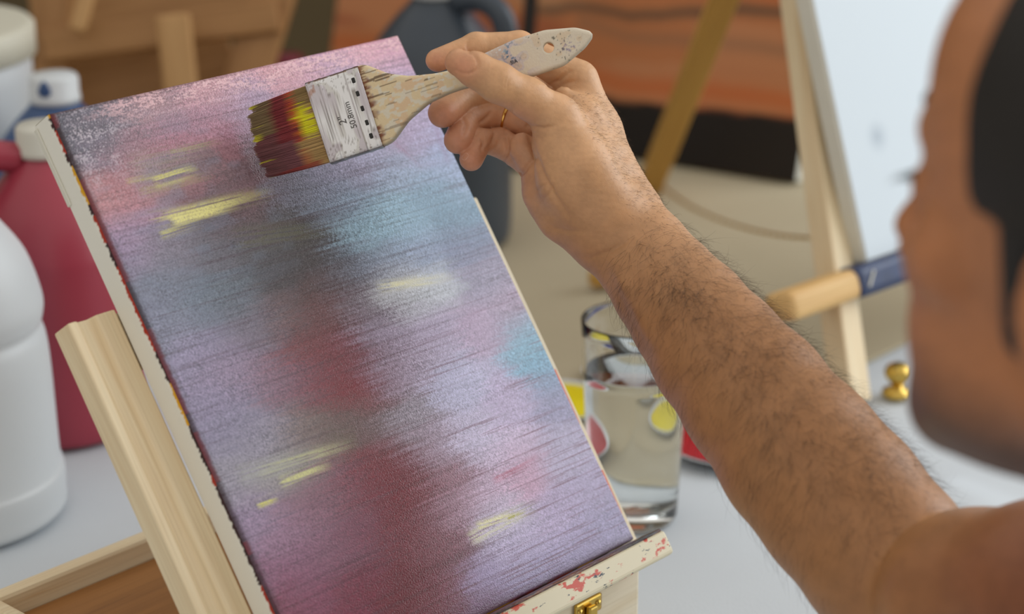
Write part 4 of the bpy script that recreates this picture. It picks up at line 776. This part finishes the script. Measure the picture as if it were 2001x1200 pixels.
pf = mesh_obj('painted_face', (O3[None, None]+uu[..., None]*a3+vv[..., None]*v3+w3*.001).reshape(-1, 3), Fq, om, True, op); set_col(pf, 'paint', oc.reshape(-1, 3))
bm_obj('stretched_canvas', box_bm(PW3, PH3, .032, .003, 2, (PW3/2, PH3/2, -.0165)), M['cream'], op, frame(O3, a3, v3, np.cross(a3, v3)) if hand3 else frame(O3+a3*PW3, -a3, v3, w3))
bk = empty('black_easel', on_z(1012, 332, TZ)); tag(bk, 'thin black metal easel leg in front of the orange canvas', 'easel')
bar('leg', on_z(1012, 332, TZ+.004), at(1046, -110, 2.46), .014, .014, M['black'], bk); bar('cross_bar', at(1046, -108, 2.46), at(930, -108, 2.52), .012, .012, M['black'], bk)
# ------------------------------------------------------------------ right-hand easel with a fresh canvas
A2 = math.radians(43); T2 = math.radians(18.7); U2 = np.array([math.cos(A2), math.sin(A2), 0]); V2 = np.array([-math.sin(T2)*math.sin(A2), math.sin(T2)*math.cos(A2), math.cos(T2)]); N2 = np.cross(U2, V2); B2 = at(1692, 514, 1.83)
wc = empty('blank_canvas', B2); tag(wc, 'nearly blank white canvas with a faint smudge on the far easel', 'canvas')
bm_obj('stretched_canvas', box_bm(.32, .42, .018, .0025, 3, (.16, .21, -.009)), M['cream'], wc, frame(B2, U2, V2, N2))
m, nt, bs = newmat('blank_primer'); v_ = coords(nt, (1, 1, 1)); sep = nd(nt, 'ShaderNodeVectorMath', operation='DISTANCE'); nt.links.new(v_, sep.inputs[0]); sep.inputs[1].default_value = (.048, .102, 0)
nt.links.new(mix(nt, ramp(nt, sep.outputs['Value'], [(.0, (.5, .5, .5, 1)), (.006, (.25, .25, .25, 1)), (.016, (0, 0, 0, 1))]), l4('#ccd6de'), l4('#6f8194')), bs.inputs['Base Color']); bs.inputs['Roughness'].default_value = .6; bump(nt, noise(nt, v_, 900, 2), bs, .3, .0003)
pr4 = bm_obj('primed_face', box_bm(.316, .416, .0006, .0002, 1, (.16, .21, .0004)), m, wc, frame(B2, U2, V2, N2))
e2_ = empty('pine_easel', on_z(1664, 786, TZ)); tag(e2_, 'pine tripod table easel holding the blank canvas, its ledge painted navy', 'easel')
def c2(u, v, w): return B2+U2*u+V2*v+N2*w
M['honey_pine'] = wood('honey_pine', '#ddb87c', '#bd8b4b')
foot = on_z(1664, 786, TZ+.008); topp = at(1528, -260, 1.90); bar('post', foot, topp, .026, .024, M['pine'], e2_, up=N2)
rl0 = on_z(1268, 366, TZ+.010); bar('rear_leg', rl0, topp+np.array([0, .03, 0]), .026, .026, M['gold_wood'], e2_, up=(0, -1, 0))
lg = bar('ledge', c2(-.112, -.0135, -.008), c2(.36, -.0135, -.008), .034, .025, M['honey_pine'], e2_, up=V2, bev=.008, seg=4)
M['navy'] = plain('navy_paint', '#27365a', .4, .25, 60); bm_ = bar('navy_paint', c2(-.026, -.0130, -.0065), c2(.362, -.0130, -.0065), .0365, .0272, M['navy'], lg, up=V2, bev=.007, seg=3)
bar('scratch', c2(-.016, -.018, .0125), c2(-.006, -.006, .0125), .002, .001, M['cream'], lg, up=N2, bev=.0003)
cp = [at(1288, 358, 2.40), at(1340, 398, 2.33), at(1400, 427, 2.25), at(1470, 449, 2.15), at(1540, 462, 2.05), at(1612, 466, 1.93)]; cpts = smooth_prof(cp, 16); ch = tube('chain', cpts, .0016+.0008*np.sin(np.arange(len(cpts))*2.2), M['brass'], e2_, 8)
# small brass knob and a wooden peg on the cloth
P = on_z(1752, 776, TZ); wn = empty('brass_knob', (P[0], P[1], TZ+CL)); tag(wn, 'small brass knob standing on the cloth beside the chin', 'knob'); Mk = Matrix.Translation((P[0], P[1], TZ+CL))
lathe('base', [(0, 0), (.013, 0), (.0135, .002), (.012, .005), (.006, .007), (.005, .010), (0, .010)], M['brass'], wn, Mk, 32); lathe('grip', smooth_prof([(.0045, .009), (.006, .011), (.0105, .016), (.012, .021), (.010, .026), (.005, .029), (0.0001, .0295)], 4), M['brass'], wn, Mk, 32)
P = on_z(1168, 572, TZ); wp = bar('wooden_peg', P+np.array([-.008, 0, CL+.012]), P+np.array([.022, .01, CL+.012]), .016, .016, M['gold_wood'], None, bev=.004, seg=3); tag(wp, 'short honey-coloured wooden peg on the beige shade sheet behind the wrist', 'peg')
# ------------------------------------------------------------------ wooden box easel far left, seen from behind
fe = empty('sketch_box_easel', (float(at(300, 200, 2.3)[0]), float(at(300, 200, 2.3)[1]), TZ)); tag(fe, 'brown wooden sketch-box easel in the upper left background, seen from behind', 'easel')
M['mid_wood'] = wood('mid_wood', '#a97c4b', '#855a2c'); M['tan_wood'] = wood('tan_wood', '#c49a66', '#a87c48')
def fbar(n_, a, b, w, h, mt): return bar(n_, at(*a), at(*b), w, h, M[mt], fe, up=-FW, bev=.003)
fbar('panel', (130, 250, 2.42), (470, 150, 2.42), .17, .008, 'mid_wood'); fbar('back_board', (60, 20, 2.46), (560, -60, 2.46), .10, .008, 'mid_wood')
fbar('rail', (85, 92, 2.36), (545, 30, 2.36), .036, .018, 'mid_wood'); fbar('post', (362, 250, 2.31), (338, 30, 2.31), .036, .016, 'tan_wood'); fbar('stile', (455, 250, 2.37), (555, -80, 2.37), .050, .018, 'mid_wood'); fbar('stile', (92, 250, 2.37), (112, -80, 2.37), .036, .018, 'mid_wood'); fbar('brace', (150, 60, 2.33), (186, -60, 2.33), .018, .012, 'tan_wood'); fbar('base_rail', (100, 300, 2.35), (480, 260, 2.35), .04, .03, 'mid_wood')
